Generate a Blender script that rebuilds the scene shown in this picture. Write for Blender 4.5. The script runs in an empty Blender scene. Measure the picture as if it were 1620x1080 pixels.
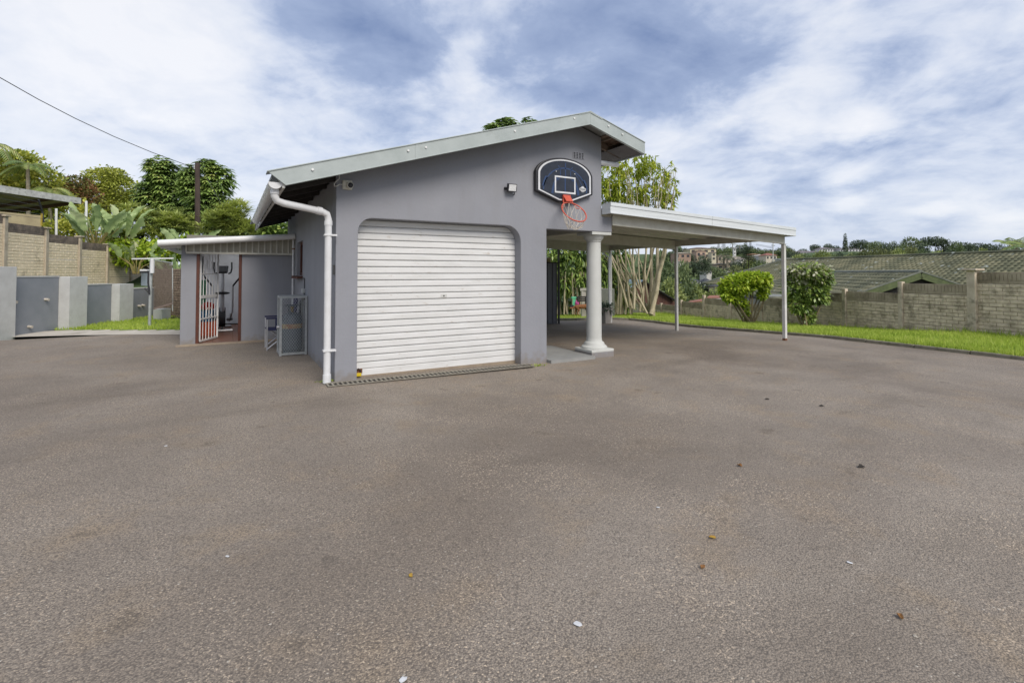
import bpy, bmesh, math, random
import numpy as np
from mathutils import Vector, Matrix
PI = math.pi
sc = bpy.context.scene
COL = sc.collection
rnd = random.Random(7)
NR = np.random.RandomState(11)

# ------------------------------------------------------------------ camera
FPX, CX, CY = 789.0, 810.0, 410.34
PITCH, YAW = math.radians(1.5), math.radians(29.6)
CAM = Vector((-1.239, -6.944, 1.45))
cd = bpy.data.cameras.new('camera'); cam = bpy.data.objects.new('camera', cd); COL.objects.link(cam)
cam.location = CAM; cam.rotation_euler = (PI/2 + PITCH, 0, -YAW)
cd.sensor_width = 36; cd.lens = FPX/1620*36; cd.shift_y = -(540-CY)/1620
cd.clip_start = .05; cd.clip_end = 3000
sc.camera = cam
FH = Vector((math.sin(YAW), math.cos(YAW), 0)); RT = Vector((math.cos(YAW), -math.sin(YAW), 0)); ZZ = Vector((0, 0, 1))
FW = FH*math.cos(PITCH) + ZZ*math.sin(PITCH); UP = -FH*math.sin(PITCH) + ZZ*math.cos(PITCH)
def ray(px, py): return FW + RT*((px-CX)/FPX) - UP*((py-CY)/FPX)
def at(px, py, Y):
    """point seen at photo pixel (px,py) at horizontal distance Y in front of the viewer"""
    d = ray(px, py); return CAM + d*(Y/d.dot(FH))
def cw(X, Y, z=0.0):
    """viewer-based ground coordinates (right, forward) -> world"""
    p = CAM + RT*X + FH*Y; return Vector((p.x, p.y, z))

# ------------------------------------------------------------------ world and sun
SUN_EL, SUN_AZ = math.radians(44), math.radians(177)
w = bpy.data.worlds.new('World'); sc.world = w; w.use_nodes = True
nt = w.node_tree; nt.nodes.clear()
def N(t, **k):
    n = nt.nodes.new(t)
    for a, b in k.items(): setattr(n, a, b)
    return n
L = nt.links.new
BLOBS = ((540, 70, 230, -.17, 1.5), (640, 110, 130, -.10, 1.3), (960, 90, 230, -.14, 1.4), (1080, 120, 190, -.17, 1.5), (850, 60, 120, -.05, 1.4), (1150, 40, 150, -.10, 1.4),
    (60, 200, 160, -.07, 2.2), (240, 215, 150, -.10, 3.0), (1110, 260, 170, -.08, 2.5), (1250, 290, 170, -.05, 3), (1440, 240, 150, -.04, 2.5), (640, 250, 240, -.08, 2.2), (1540, 60, 170, -.10, 2.2),
    (60, 50, 260, .12, 1.0), (300, 70, 200, .10, 1.2), (740, 120, 90, .12, 1.), (430, 150, 150, .06, 1.5), (1290, 110, 170, .12, 1.2), (1240, 180, 110, .08, 1.6), (1500, 170, 150, .05, 2.0))
tc = N('ShaderNodeTexCoord')
sep = N('ShaderNodeSeparateXYZ'); L(tc.outputs['Generated'], sep.inputs[0])
def math_(op, a, b=None, clamp=False):
    m = N('ShaderNodeMath', operation=op); m.use_clamp = clamp
    for i, v in enumerate((a, b)):
        if v is None: continue
        if isinstance(v, (int, float)): m.inputs[i].default_value = v
        else: L(v, m.inputs[i])
    return m.outputs[0]
zc = math_('ADD', math_('MAXIMUM', sep.outputs[2], 0.0), 0.26)
cmb = N('ShaderNodeCombineXYZ'); L(math_('DIVIDE', sep.outputs[0], zc), cmb.inputs[0]); L(math_('DIVIDE', sep.outputs[1], zc), cmb.inputs[1])
mp = N('ShaderNodeMapping'); L(cmb.outputs[0], mp.inputs[0]); mp.inputs['Rotation'].default_value = (0, 0, .5); mp.inputs['Location'].default_value = (3.1, 1.7, .4)
def noise_(s, d, r, dist=0.):
    n = N('ShaderNodeTexNoise'); L(mp.outputs[0], n.inputs['Vector']); n.inputs['Scale'].default_value = s; n.inputs['Detail'].default_value = d; n.inputs['Roughness'].default_value = r; n.inputs['Distortion'].default_value = dist; return n
n1 = noise_(.9, 6, .5, .3); n2 = noise_(2.6, 9, .58, .5); n4 = noise_(7.5, 8, .6, .3)
cov = math_('ADD', math_('ADD', math_('MULTIPLY', n1.outputs[0], .75), math_('MULTIPLY', n2.outputs[0], .78)), math_('SUBTRACT', math_('MULTIPLY', n4.outputs[0], .34), .415))
n3 = noise_(3.0, 8, .6)
wsub = N('ShaderNodeVectorMath', operation='SUBTRACT'); L(n3.outputs['Color'], wsub.inputs[0]); wsub.inputs[1].default_value = (.5, .5, .5)
wsc = N('ShaderNodeVectorMath', operation='SCALE'); L(wsub.outputs[0], wsc.inputs[0]); wsc.inputs[3].default_value = .26
warp = N('ShaderNodeVectorMath', operation='ADD'); L(tc.outputs['Generated'], warp.inputs[0]); L(wsc.outputs[0], warp.inputs[1])
wsc2 = N('ShaderNodeVectorMath', operation='SCALE'); L(wsub.outputs[0], wsc2.inputs[0]); wsc2.inputs[3].default_value = .07
warp2 = N('ShaderNodeVectorMath', operation='ADD'); L(tc.outputs['Generated'], warp2.inputs[0]); L(wsc2.outputs[0], warp2.inputs[1])
def blob(px, py, rad_px, amt, aspect=1.0, w_=None):
    global cov
    d = ray(px, py).normalized()
    nz = N('ShaderNodeVectorMath', operation='NORMALIZE'); L((w_ or warp).outputs[0], nz.inputs[0])
    sb = N('ShaderNodeVectorMath', operation='SUBTRACT'); L(nz.outputs[0], sb.inputs[0]); sb.inputs[1].default_value = d
    ml = N('ShaderNodeVectorMath', operation='MULTIPLY'); L(sb.outputs[0], ml.inputs[0]); ml.inputs[1].default_value = (1, 1, aspect)
    ln = N('ShaderNodeVectorMath', operation='LENGTH'); L(ml.outputs[0], ln.inputs[0])
    mr = N('ShaderNodeMapRange', interpolation_type='SMOOTHERSTEP'); L(ln.outputs['Value'], mr.inputs[0])
    mr.inputs[1].default_value = 0; mr.inputs[2].default_value = rad_px/789.; mr.inputs[3].default_value = amt; mr.inputs[4].default_value = 0
    cov = math_('ADD', cov, mr.outputs[0])
for b in BLOBS: blob(*b)
for (x, y, r_) in ((1355, 200, 62), (1335, 275, 52), (1345, 328, 46), (1185, 330, 40), (1590, 355, 50), (1480, 340, 36)):
    blob(x, y-2, r_, .26, 1.7, warp2); blob(x+6, y+r_*.42, r_*1.15, -.13, 2.6, warp2)
dmp = N('ShaderNodeMapRange', interpolation_type='SMOOTHSTEP'); L(sep.outputs[2], dmp.inputs[0]); dmp.inputs[1].default_value = -.02; dmp.inputs[2].default_value = .34; dmp.inputs[3].default_value = .38; dmp.inputs[4].default_value = .95
cov = math_('ADD', math_('MULTIPLY', math_('SUBTRACT', cov, .565), dmp.outputs[0]), .57)
rp = N('ShaderNodeValToRGB'); L(cov, rp.inputs[0])
cr = rp.color_ramp; cr.interpolation = 'LINEAR'
els = [(.10, (1.25, 1.7, 2.9)), (.36, (2.2, 2.7, 3.9)), (.45, (3.1, 3.55, 4.6)), (.53, (4.0, 4.35, 5.15)), (.64, (4.85, 5.05, 5.55)), (.80, (5.55, 5.6, 5.85))]
cr.elements[0].position = els[0][0]; cr.elements[1].position = els[-1][0]
for p, c in els[1:-1]: cr.elements.new(p)
for e, (p, c) in zip(cr.elements, els): e.position = p; e.color = (*[v/10 for v in c], 1)
sc10 = N('ShaderNodeVectorMath', operation='SCALE'); L(rp.outputs[0], sc10.inputs[0]); sc10.inputs[3].default_value = 8.6
sky = N('ShaderNodeTexSky', sky_type='NISHITA'); sky.sun_disc = False; sky.sun_elevation = SUN_EL; sky.sun_rotation = SUN_AZ
mx = N('ShaderNodeMix', data_type='RGBA'); mx.inputs[0].default_value = .93
L(sky.outputs[0], mx.inputs[6]); L(sc10.outputs[0], mx.inputs[7])
bg = N('ShaderNodeBackground'); L(mx.outputs[2], bg.inputs[0]); bg.inputs[1].default_value = .1
out = N('ShaderNodeOutputWorld'); L(bg.outputs[0], out.inputs[0])
sd = bpy.data.lights.new('sun', 'SUN'); sd.energy = 1.5; sd.angle = math.radians(30); sd.color = (1, .93, .84)
so = bpy.data.objects.new('sun', sd); COL.objects.link(so)
sdir = Vector((math.sin(SUN_AZ)*math.cos(SUN_EL), math.cos(SUN_AZ)*math.cos(SUN_EL), math.sin(SUN_EL)))
so.rotation_euler = sdir.to_track_quat('Z', 'Y').to_euler(); so.location = (0, 0, 20)
sc.view_settings.view_transform = 'Standard'; sc.view_settings.look = 'None'; sc.view_settings.gamma = 1
sc.view_settings.use_curve_mapping = False; sc.view_settings.exposure = 0.97

# ------------------------------------------------------------------ materials
MATS = {}
def mat(name, c1, c2=None, scale=6, rough=.75, bump=0., bscale=60, metal=0., detail=5, c3=None, s3=1., t3=(.55, .7), voro=False, stretch=None, spec=.4, bdist=.01):
    if name in MATS: return MATS[name]
    m = bpy.data.materials.new(name); m.use_nodes = True; t = m.node_tree; n = t.nodes; l = t.links.new
    b = n['Principled BSDF']; b.inputs['Roughness'].default_value = rough; b.inputs['Metallic'].default_value = metal
    b.inputs['Specular IOR Level'].default_value = spec
    g = n.new('ShaderNodeNewGeometry'); vec = g.outputs['Position']
    if stretch:
        mpn = n.new('ShaderNodeMapping'); l(vec, mpn.inputs[0]); mpn.inputs['Scale'].default_value = stretch; vec = mpn.outputs[0]
    if c2 is None: c2 = tuple(x*.82 for x in c1)
    nz = n.new('ShaderNodeTexNoise'); l(vec, nz.inputs['Vector']); nz.inputs['Scale'].default_value = scale; nz.inputs['Detail'].default_value = detail; nz.inputs['Roughness'].default_value = .62
    mr = n.new('ShaderNodeMapRange'); l(nz.outputs[0], mr.inputs[0]); mr.inputs[1].default_value = .35; mr.inputs[2].default_value = .65
    mixn = n.new('ShaderNodeMix'); mixn.data_type = 'RGBA'; l(mr.outputs[0], mixn.inputs[0]); mixn.inputs[6].default_value = (*c1, 1); mixn.inputs[7].default_value = (*c2, 1)
    o = mixn.outputs[2]
    if c3:
        n3 = n.new('ShaderNodeTexNoise'); l(vec, n3.inputs['Vector']); n3.inputs['Scale'].default_value = s3; n3.inputs['Detail'].default_value = 7; n3.inputs['Roughness'].default_value = .65
        m3 = n.new('ShaderNodeMapRange'); l(n3.outputs[0], m3.inputs[0]); m3.inputs[1].default_value = t3[0]; m3.inputs[2].default_value = t3[1]
        x3 = n.new('ShaderNodeMix'); x3.data_type = 'RGBA'; l(m3.outputs[0], x3.inputs[0]); l(o, x3.inputs[6]); x3.inputs[7].default_value = (*c3, 1); o = x3.outputs[2]
    l(o, b.inputs['Base Color'])
    if bump:
        bn = n.new('ShaderNodeTexVoronoi' if voro else 'ShaderNodeTexNoise'); l(g.outputs['Position'], bn.inputs['Vector']); bn.inputs['Scale'].default_value = bscale
        bb = n.new('ShaderNodeBump'); l(bn.outputs[0], bb.inputs['Height']); bb.inputs['Strength'].default_value = bump; bb.inputs['Distance'].default_value = bdist
        l(bb.outputs[0], b.inputs['Normal'])
    MATS[name] = m; return m
def leafmat(name, cols, trans=.35, rough=.5, nscale=.8):
    """leaf colour varies leaf by leaf (stored random in the UV map) and softly from clump to clump"""
    if name in MATS: return MATS[name]
    m = bpy.data.materials.new(name); m.use_nodes = True; t = m.node_tree; n = t.nodes; l = t.links.new
    b = n['Principled BSDF']; b.inputs['Roughness'].default_value = rough; b.inputs['Specular IOR Level'].default_value = .35
    uv = n.new('ShaderNodeUVMap'); s = n.new('ShaderNodeSeparateXYZ'); l(uv.outputs[0], s.inputs[0])
    g = n.new('ShaderNodeNewGeometry'); nz = n.new('ShaderNodeTexNoise'); l(g.outputs['Position'], nz.inputs['Vector']); nz.inputs['Scale'].default_value = nscale; nz.inputs['Detail'].default_value = 3
    a = n.new('ShaderNodeMath'); a.operation = 'MULTIPLY'; a.inputs[1].default_value = .6; l(s.outputs[0], a.inputs[0])
    c = n.new('ShaderNodeMapRange'); l(nz.outputs[0], c.inputs[0]); c.inputs[1].default_value = .35; c.inputs[2].default_value = .65; c.inputs[3].default_value = 0; c.inputs[4].default_value = .4
    ad = n.new('ShaderNodeMath'); ad.operation = 'ADD'; l(a.outputs[0], ad.inputs[0]); l(c.outputs[0], ad.inputs[1])
    r = n.new('ShaderNodeValToRGB'); l(ad.outputs[0], r.inputs[0])
    k = len(cols)
    while len(r.color_ramp.elements) < k: r.color_ramp.elements.new(.5)
    for i, e in enumerate(r.color_ramp.elements): e.position = i/(k-1); e.color = (*cols[i], 1)
    l(r.outputs[0], b.inputs['Base Color'])
    tr = n.new('ShaderNodeBsdfTranslucent'); l(r.outputs[0], tr.inputs[0]); ms = n.new('ShaderNodeMixShader'); ms.inputs[0].default_value = trans
    l(b.outputs[0], ms.inputs[1]); l(tr.outputs[0], ms.inputs[2]); l(ms.outputs[0], n['Material Output'].inputs[0])
    MATS[name] = m; return m

GREY = mat('grey_wall_paint', (.270, .276, .302), (.248, .254, .280), 1.3, .72, .35, 22, c3=(.235, .236, .250), s3=.9, t3=(.55, .85), bdist=.006)
def streaks(m):
    t = m.node_tree; n = t.nodes; l = t.links.new; b = n['Principled BSDF']; src = b.inputs['Base Color'].links[0].from_socket
    g = n.new('ShaderNodeNewGeometry'); mp_ = n.new('ShaderNodeMapping'); l(g.outputs['Position'], mp_.inputs[0]); mp_.inputs['Scale'].default_value = (3.5, 3.5, .5)
    z = n.new('ShaderNodeTexNoise'); l(mp_.outputs[0], z.inputs['Vector']); z.inputs['Scale'].default_value = 1; z.inputs['Detail'].default_value = 6
    q = n.new('ShaderNodeMapRange'); l(z.outputs[0], q.inputs[0]); q.inputs[1].default_value = .52; q.inputs[2].default_value = .8; q.inputs[4].default_value = .28
    x = n.new('ShaderNodeMix'); x.data_type = 'RGBA'; l(q.outputs[0], x.inputs[0]); l(src, x.inputs[6]); x.inputs[7].default_value = (.20, .195, .19, 1)
    sp = n.new('ShaderNodeSeparateXYZ'); l(g.outputs['Position'], sp.inputs[0]); z2 = n.new('ShaderNodeTexNoise'); l(g.outputs['Position'], z2.inputs['Vector']); z2.inputs['Scale'].default_value = 9; z2.inputs['Detail'].default_value = 8
    a = n.new('ShaderNodeMath'); a.operation = 'MULTIPLY_ADD'; l(z2.outputs[0], a.inputs[0]); a.inputs[1].default_value = -.55; l(sp.outputs[2], a.inputs[2])
    q2 = n.new('ShaderNodeMapRange'); l(a.outputs[0], q2.inputs[0]); q2.inputs[1].default_value = -.28; q2.inputs[2].default_value = -.12; q2.inputs[3].default_value = .55; q2.inputs[4].default_value = 0
    y = n.new('ShaderNodeMix'); y.data_type = 'RGBA'; l(q2.outputs[0], y.inputs[0]); l(x.outputs[2], y.inputs[6]); y.inputs[7].default_value = (.20, .165, .125, 1); l(y.outputs[2], b.inputs['Base Color'])
streaks(GREY)
WHITE = mat('white_paint', (.74, .74, .73), (.66, .66, .65), 5, .5)
WHITEDIRTY = mat('weathered_white_paint', (.66, .655, .63), (.54, .53, .49), 4, .55, c3=(.33, .27, .2), s3=9, t3=(.66, .8))
DOORW = mat('white_door_enamel', (.70, .70, .69), (.62, .62, .605), 2.2, .42, c3=(.40, .33, .25), s3=7, t3=(.62, .78), stretch=(1, 1, 5))
FASCIA = mat('greenish_grey_flashing', (.40, .44, .43), (.34, .38, .37), 3, .5, .1, 20, c3=(.28, .30, .28), s3=2.5, t3=(.6, .8))
SHEET = mat('carport_sheet', (.62, .61, .55), (.52, .51, .45), 2, .5)
CREAM = mat('cream_trim', (.58, .57, .5), (.5, .48, .41), 5, .6)
DARKTIM = mat('dark_timber', (.045, .04, .036), (.03, .026, .024), 8, .85)
RAFT = mat('rusty_brown_batten', (.13, .08, .055), (.22, .17, .13), 9, .85)
SOFFIT = mat('soffit_grey', (.12, .11, .11), None, 3, .8)
STEEL = mat('galvanised_steel', (.46, .48, .48), (.36, .38, .38), 14, .45, metal=.35)
DSTEEL = mat('dark_steel', (.06, .06, .06), None, 10, .5)
BLACK = mat('black_plastic', (.022, .022, .025), (.03, .03, .034), 30, .45)
BROWNFR = mat('red_brown_frame', (.11, .035, .02), (.08, .03, .02), 10, .5)
CONC = mat('pale_concrete', (.36, .345, .30), (.28, .265, .23), 3, .9, .3, 60, c3=(.2, .18, .15), s3=1.2)
TAN = mat('tan_step_concrete', (.32, .26, .19), (.25, .2, .15), 6, .9, .3, 50)
PORCHC = mat('porch_floor_concrete', (.30, .30, .285), (.25, .25, .24), 3, .7)
PILLAR = mat('pale_grey_plaster', (.52, .525, .505), (.45, .45, .43), 4, .8, .2, 40, c3=(.27, .25, .21), s3=5, t3=(.62, .78))
PANEL = mat('slate_grey_paint', (.235, .25, .275), (.205, .222, .245), 3, .6, .1, 40)
TILE = mat('terracotta_tile', (.2, .085, .05), (.16, .07, .045), 5, .4)
INT = mat('interior_white', (.72, .72, .74), None, 3, .8)
GLASSLED = mat('pale_led_lens', (.75, .76, .76), (.6, .6, .6), 40, .2)
NAVY = mat('navy_fabric', (.02, .022, .07), (.03, .03, .09), 20, .8)
ORANGE = mat('orange_enamel', (.60, .115, .07), (.52, .09, .055), 8, .4)
NETM = mat('net_cord', (.6, .55, .47), (.5, .45, .38), 20, .9)
BARKP = mat('pale_bark', (.50, .43, .30), (.34, .29, .19), 4, .9, .4, 20, c3=(.16, .15, .08), s3=3, t3=(.5, .7), stretch=(1, 1, .4))
BARKD = mat('dark_bark', (.09, .07, .05), (.06, .045, .035), 6, .9, .5, 25)
WALLR = mat('weathered_precast_right', (.42, .35, .26), (.28, .23, .16), 2.6, .95, .5, 40, detail=8, c3=(.15, .12, .08), s3=1.4, t3=(.5, .68))
WALLRB = mat('weathered_precast_brick', (.74, .62, .47), (.50, .41, .30), 5.5, .95, .4, 50, detail=9, c3=(.18, .15, .10), s3=3.4, t3=(.50, .72))
WALLL = mat('beige_precast_left', (.46, .37, .26), (.36, .29, .2), 3, .9, .3, 40)
WALLLB = mat('beige_precast_brick', (.84, .71, .52), (.74, .62, .43), 3, .9, .3, 50, c3=(.28, .23, .17), s3=1.5, t3=(.6, .75))
WALLTOP = mat('mould_stained_precast', (.24, .19, .15), (.12, .10, .085), 5, .95, .4, 40)
POSTC = mat('precast_post', (.60, .51, .40), (.45, .37, .28), 5, .9, .3, 40, c3=(.14, .125, .09), s3=2.2)
KERB = mat('kerb_concrete', (.24, .22, .17), (.15, .14, .10), 5, .95, .4, 40, c3=(.10, .11, .05), s3=4)
SOIL = mat('soil', (.10, .075, .05), (.07, .06, .035), 3, .95)
GRASSB = mat('lawn_base', (.20, .28, .055), (.13, .19, .035), 3, .95, .4, 80)
HILLM = mat('hill_vegetation', (.07, .11, .035), (.05, .085, .025), .12, .95, c3=(.2, .16, .1), s3=.05, t3=(.62, .75))
RUST = mat('rust', (.24, .10, .05), (.12, .06, .035), 20, .9)
PVC = mat('white_pvc', (.70, .71, .72), (.62, .62, .62), 5, .35, c3=(.42, .35, .25), s3=7, t3=(.68, .82))
ROOFM = mat('main_roof_sheet', (.30, .31, .30), None, 2, .6)

def asphalt():
    m = bpy.data.materials.new('worn_asphalt'); m.use_nodes = True; t = m.node_tree; n = t.nodes; l = t.links.new
    b = n['Principled BSDF']; b.inputs['Roughness'].default_value = .82; b.inputs['Specular IOR Level'].default_value = .3
    g = n.new('ShaderNodeNewGeometry'); P = g.outputs['Position']
    def noise(s, d=5, r=.6, dist=0):
        x = n.new('ShaderNodeTexNoise'); l(P, x.inputs['Vector']); x.inputs['Scale'].default_value = s; x.inputs['Detail'].default_value = d; x.inputs['Roughness'].default_value = r; x.inputs['Distortion'].default_value = dist; return x.outputs[0]
    def rng(v, a, bb, c=0, d=1):
        x = n.new('ShaderNodeMapRange'); l(v, x.inputs[0]); x.inputs[1].default_value = a; x.inputs[2].default_value = bb; x.inputs[3].default_value = c; x.inputs[4].default_value = d; return x.outputs[0]
    def mixc(f, a, c, mode='MIX'):
        x = n.new('ShaderNodeMix'); x.data_type = 'RGBA'; x.blend_type = mode
        if isinstance(f, float): x.inputs[0].default_value = f
        else: l(f, x.inputs[0])
        for i, v in ((6, a), (7, c)):
            if isinstance(v, tuple): x.inputs[i].default_value = (*v, 1)
            else: l(v, x.inputs[i])
        return x.outputs[2]
    base = mixc(rng(noise(.45, 6, .6, .4), .36, .64), (.222, .187, .152), (.300, .259, .214))
    base = mixc(rng(noise(1.7, 6, .65), .52, .75), base, (.31, .24, .165))
    base = mixc(rng(noise(.22, 4, .55, .8), .50, .70), base, (.185, .152, .12))
    mpn = n.new('ShaderNodeMapping'); l(P, mpn.inputs[0]); mpn.inputs['Rotation'].default_value = (0, 0, .45); mpn.inputs['Scale'].default_value = (.35, 1.1, 1)
    sn = n.new('ShaderNodeTexNoise'); l(mpn.outputs[0], sn.inputs['Vector']); sn.inputs['Scale'].default_value = .7; sn.inputs['Detail'].default_value = 7; sn.inputs['Roughness'].default_value = .6; sn.inputs['Distortion'].default_value = .8
    base = mixc(rng(sn.outputs[0], .55, .72, 0, .55), base, (.145, .12, .094))
    base = mixc(rng(noise(3.4, 4, .5), .66, .72, 0, .5), base, (.10, .085, .07))
    v1 = n.new('ShaderNodeTexVoronoi'); l(P, v1.inputs['Vector']); v1.inputs['Scale'].default_value = 125
    sp = n.new('ShaderNodeSeparateColor'); l(v1.outputs['Color'], sp.inputs[0])
    st = mixc(rng(sp.outputs[0], 0, 1), (.78, .78, .78), (1.24, 1.23, 1.21))
    base = mixc(1.0, base, st, 'MULTIPLY')
    gap = rng(v1.outputs['Distance'], .42, .8, 0, .75); base = mixc(gap, base, (.10, .085, .072))
    tn = noise(75, 3, .7); f = n.new('ShaderNodeMath'); f.operation = 'MULTIPLY'; l(rng(tn, .56, .66), f.inputs[0]); l(rng(noise(1.1, 5, .6), .44, .58, .18, .9), f.inputs[1])
    base = mixc(f.outputs[0], base, (.58, .47, .35))
    lt = rng(sp.outputs[1], .994, .998); base = mixc(lt, base, (.42, .38, .32))
    l(base, b.inputs['Base Color'])
    h = n.new('ShaderNodeMath'); h.operation = 'MULTIPLY'; l(v1.outputs['Distance'], h.inputs[0]); h.inputs[1].default_value = -1.0
    bp = n.new('ShaderNodeBump'); l(h.outputs[0], bp.inputs['Height']); bp.inputs['Strength'].default_value = .55; bp.inputs['Distance'].default_value = .008
    bp2 = n.new('ShaderNodeBump'); l(noise(5, 6, .7), bp2.inputs['Height']); bp2.inputs['Strength'].default_value = .25; bp2.inputs['Distance'].default_value = .03; l(bp.outputs[0], bp2.inputs['Normal'])
    l(bp2.outputs[0], b.inputs['Normal'])
    return m
ASPHALT = asphalt()

# ------------------------------------------------------------------ mesh helpers
class M:
    def __init__(s): s.v = []; s.f = []
    def add(s, vs, fs):
        k = len(s.v); s.v.extend([tuple(p) for p in vs]); s.f.extend([tuple(i+k for i in q) for q in fs]); return s
    def hexa(s, p):   # 8 points: bottom 4 ccw, top 4 ccw
        return s.add(p, [(0, 3, 2, 1), (4, 5, 6, 7), (0, 1, 5, 4), (1, 2, 6, 5), (2, 3, 7, 6), (3, 0, 4, 7)])
    def box(s, x0, x1, y0, y1, z0, z1):
        return s.hexa([(x0, y0, z0), (x1, y0, z0), (x1, y1, z0), (x0, y1, z0), (x0, y0, z1), (x1, y0, z1), (x1, y1, z1), (x0, y1, z1)])
    def obox(s, o, ax, ay, az):   # origin corner + three edge vectors
        o = Vector(o); ax = Vector(ax); ay = Vector(ay); az = Vector(az)
        return s.hexa([o, o+ax, o+ax+ay, o+ay, o+az, o+ax+az, o+ax+ay+az, o+ay+az])
    def bar(s, a, b, wx, wz, up=(0, 0, 1)):  # rectangular bar from a to b
        a = Vector(a); b = Vector(b); d = (b-a).normalized(); u = Vector(up)
        if abs(d.dot(u)) > .98: u = Vector((0, 1, 0))
        x = d.cross(u).normalized()*wx/2; z = x.normalized().cross(d).normalized()*wz/2
        return s.hexa([a-x-z, a+x-z, b+x-z, b-x-z, a-x+z, a+x+z, b+x+z, b-x+z])
    def tube(s, pts, r, n=8, cap=True, closed=False):
        pts = [Vector(p) for p in pts]; k = len(pts); R = r if isinstance(r, (list, tuple)) else [r]*k
        base = len(s.v); prev = None
        for i, p in enumerate(pts):
            if closed: d = pts[(i+1) % k] - pts[i-1]
            else: d = pts[min(i+1, k-1)] - pts[max(i-1, 0)]
            d.normalize()
            if prev is None:
                u = Vector((0, 0, 1)) if abs(d.z) < .9 else Vector((1, 0, 0)); x = d.cross(u).normalized()
            else:
                x = (prev - d*prev.dot(d)).normalized()
            prev = x; y = d.cross(x)
            for j in range(n):
                a = 2*PI*j/n; s.v.append(tuple(p + (x*math.cos(a) + y*math.sin(a))*R[i]))
        for i in range(k if closed else k-1):
            for j in range(n):
                a = base+i*n+j; b2 = base+i*n+(j+1) % n; c = base+((i+1) % k)*n+(j+1) % n; d2 = base+((i+1) % k)*n+j
                s.f.append((a, b2, c, d2))
        if cap and not closed:
            s.f.append(tuple(base+j for j in reversed(range(n)))); s.f.append(tuple(base+(k-1)*n+j for j in range(n)))
        return s
    def lathe(s, prof, c, n=24):
        base = len(s.v); c = Vector(c)
        for r, z in prof:
            for j in range(n):
                a = 2*PI*j/n; s.v.append((c.x+r*math.cos(a), c.y+r*math.sin(a), c.z+z))
        for i in range(len(prof)-1):
            for j in range(n): s.f.append((base+i*n+j, base+i*n+(j+1) % n, base+(i+1)*n+(j+1) % n, base+(i+1)*n+j))
        s.f.append(tuple(base+j for j in reversed(range(n)))); s.f.append(tuple(base+(len(prof)-1)*n+j for j in range(n)))
        return s
    def prism(s, poly, f0, f1):  # poly of 2D pts; f0/f1 map (a,b)->3D for the two faces
        k = len(poly); s.add([f0(*p) for p in poly]+[f1(*p) for p in poly],
              [tuple(range(k)), tuple(reversed(range(k, 2*k)))] + [(i, i+k, (i+1) % k+k, (i+1) % k) for i in range(k)])
        return s
    def build(s, name, m, parent=None, smooth=False, bevel=0, kind=None, label=None, fixn=True):
        me = bpy.data.meshes.new(name); me.from_pydata(s.v, [], s.f); me.validate()
        if fixn:
            b = bmesh.new(); b.from_mesh(me); bmesh.ops.recalc_face_normals(b, faces=b.faces); b.to_mesh(me); b.free()
        me.materials.append(m)
        o = bpy.data.objects.new(name, me); COL.objects.link(o)
        if smooth is True: me.shade_smooth()
        elif smooth:
            me.shade_smooth(); me.set_sharp_from_angle(angle=math.radians(smooth))
        if bevel:
            md = o.modifiers.new('bevel', 'BEVEL'); md.width = bevel; md.segments = 2; md.limit_method = 'ANGLE'
        if parent is not None: adopt(o, parent)
        if kind: o['kind'] = kind
        if label: o['label'] = label
        return o
ROOTLOC = {}
def adopt(o, parent):
    o.parent = parent; o.matrix_parent_inverse = Matrix.Translation(-ROOTLOC.get(parent.name, Vector((0, 0, 0))))
def thing(name, loc, label, cat, group=None):
    o = bpy.data.objects.new(name, None); COL.objects.link(o); o.location = loc; o.empty_display_size = .2
    ROOTLOC[o.name] = Vector(loc); o['label'] = label; o['category'] = cat
    if group: o['group'] = group
    return o
def tag(o, label, cat, group=None):
    o['label'] = label; o['category'] = cat
    if group: o['group'] = group
    return o
def npmesh(name, V, F, m, uvr=None, smooth=False):
    """V (n,3), F (k,3 or 4) arrays; uvr one random per face"""
    V = np.asarray(V, dtype=np.float32); F = np.asarray(F, dtype=np.int32); nf, c = F.shape
    me = bpy.data.meshes.new(name); me.vertices.add(len(V)); me.vertices.foreach_set('co', V.ravel())
    me.loops.add(nf*c); me.loops.foreach_set('vertex_index', F.ravel()); me.polygons.add(nf)
    me.polygons.foreach_set('loop_start', np.arange(0, nf*c, c, dtype=np.int32)); me.polygons.foreach_set('loop_total', np.full(nf, c, dtype=np.int32))
    me.update(calc_edges=True)
    if uvr is not None:
        u = me.uv_layers.new(name='UVMap'); a = np.zeros((nf*c, 2), dtype=np.float32); a[:, 0] = np.repeat(uvr, c); u.data.foreach_set('uv', a.ravel())
    me.materials.append(m)
    if smooth: me.shade_smooth()
    return me
def link(name, me, parent=None, kind=None):
    o = bpy.data.objects.new(name, me); COL.objects.link(o)
    if parent is not None: adopt(o, parent)
    if kind: o['kind'] = kind
    return o

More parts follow.
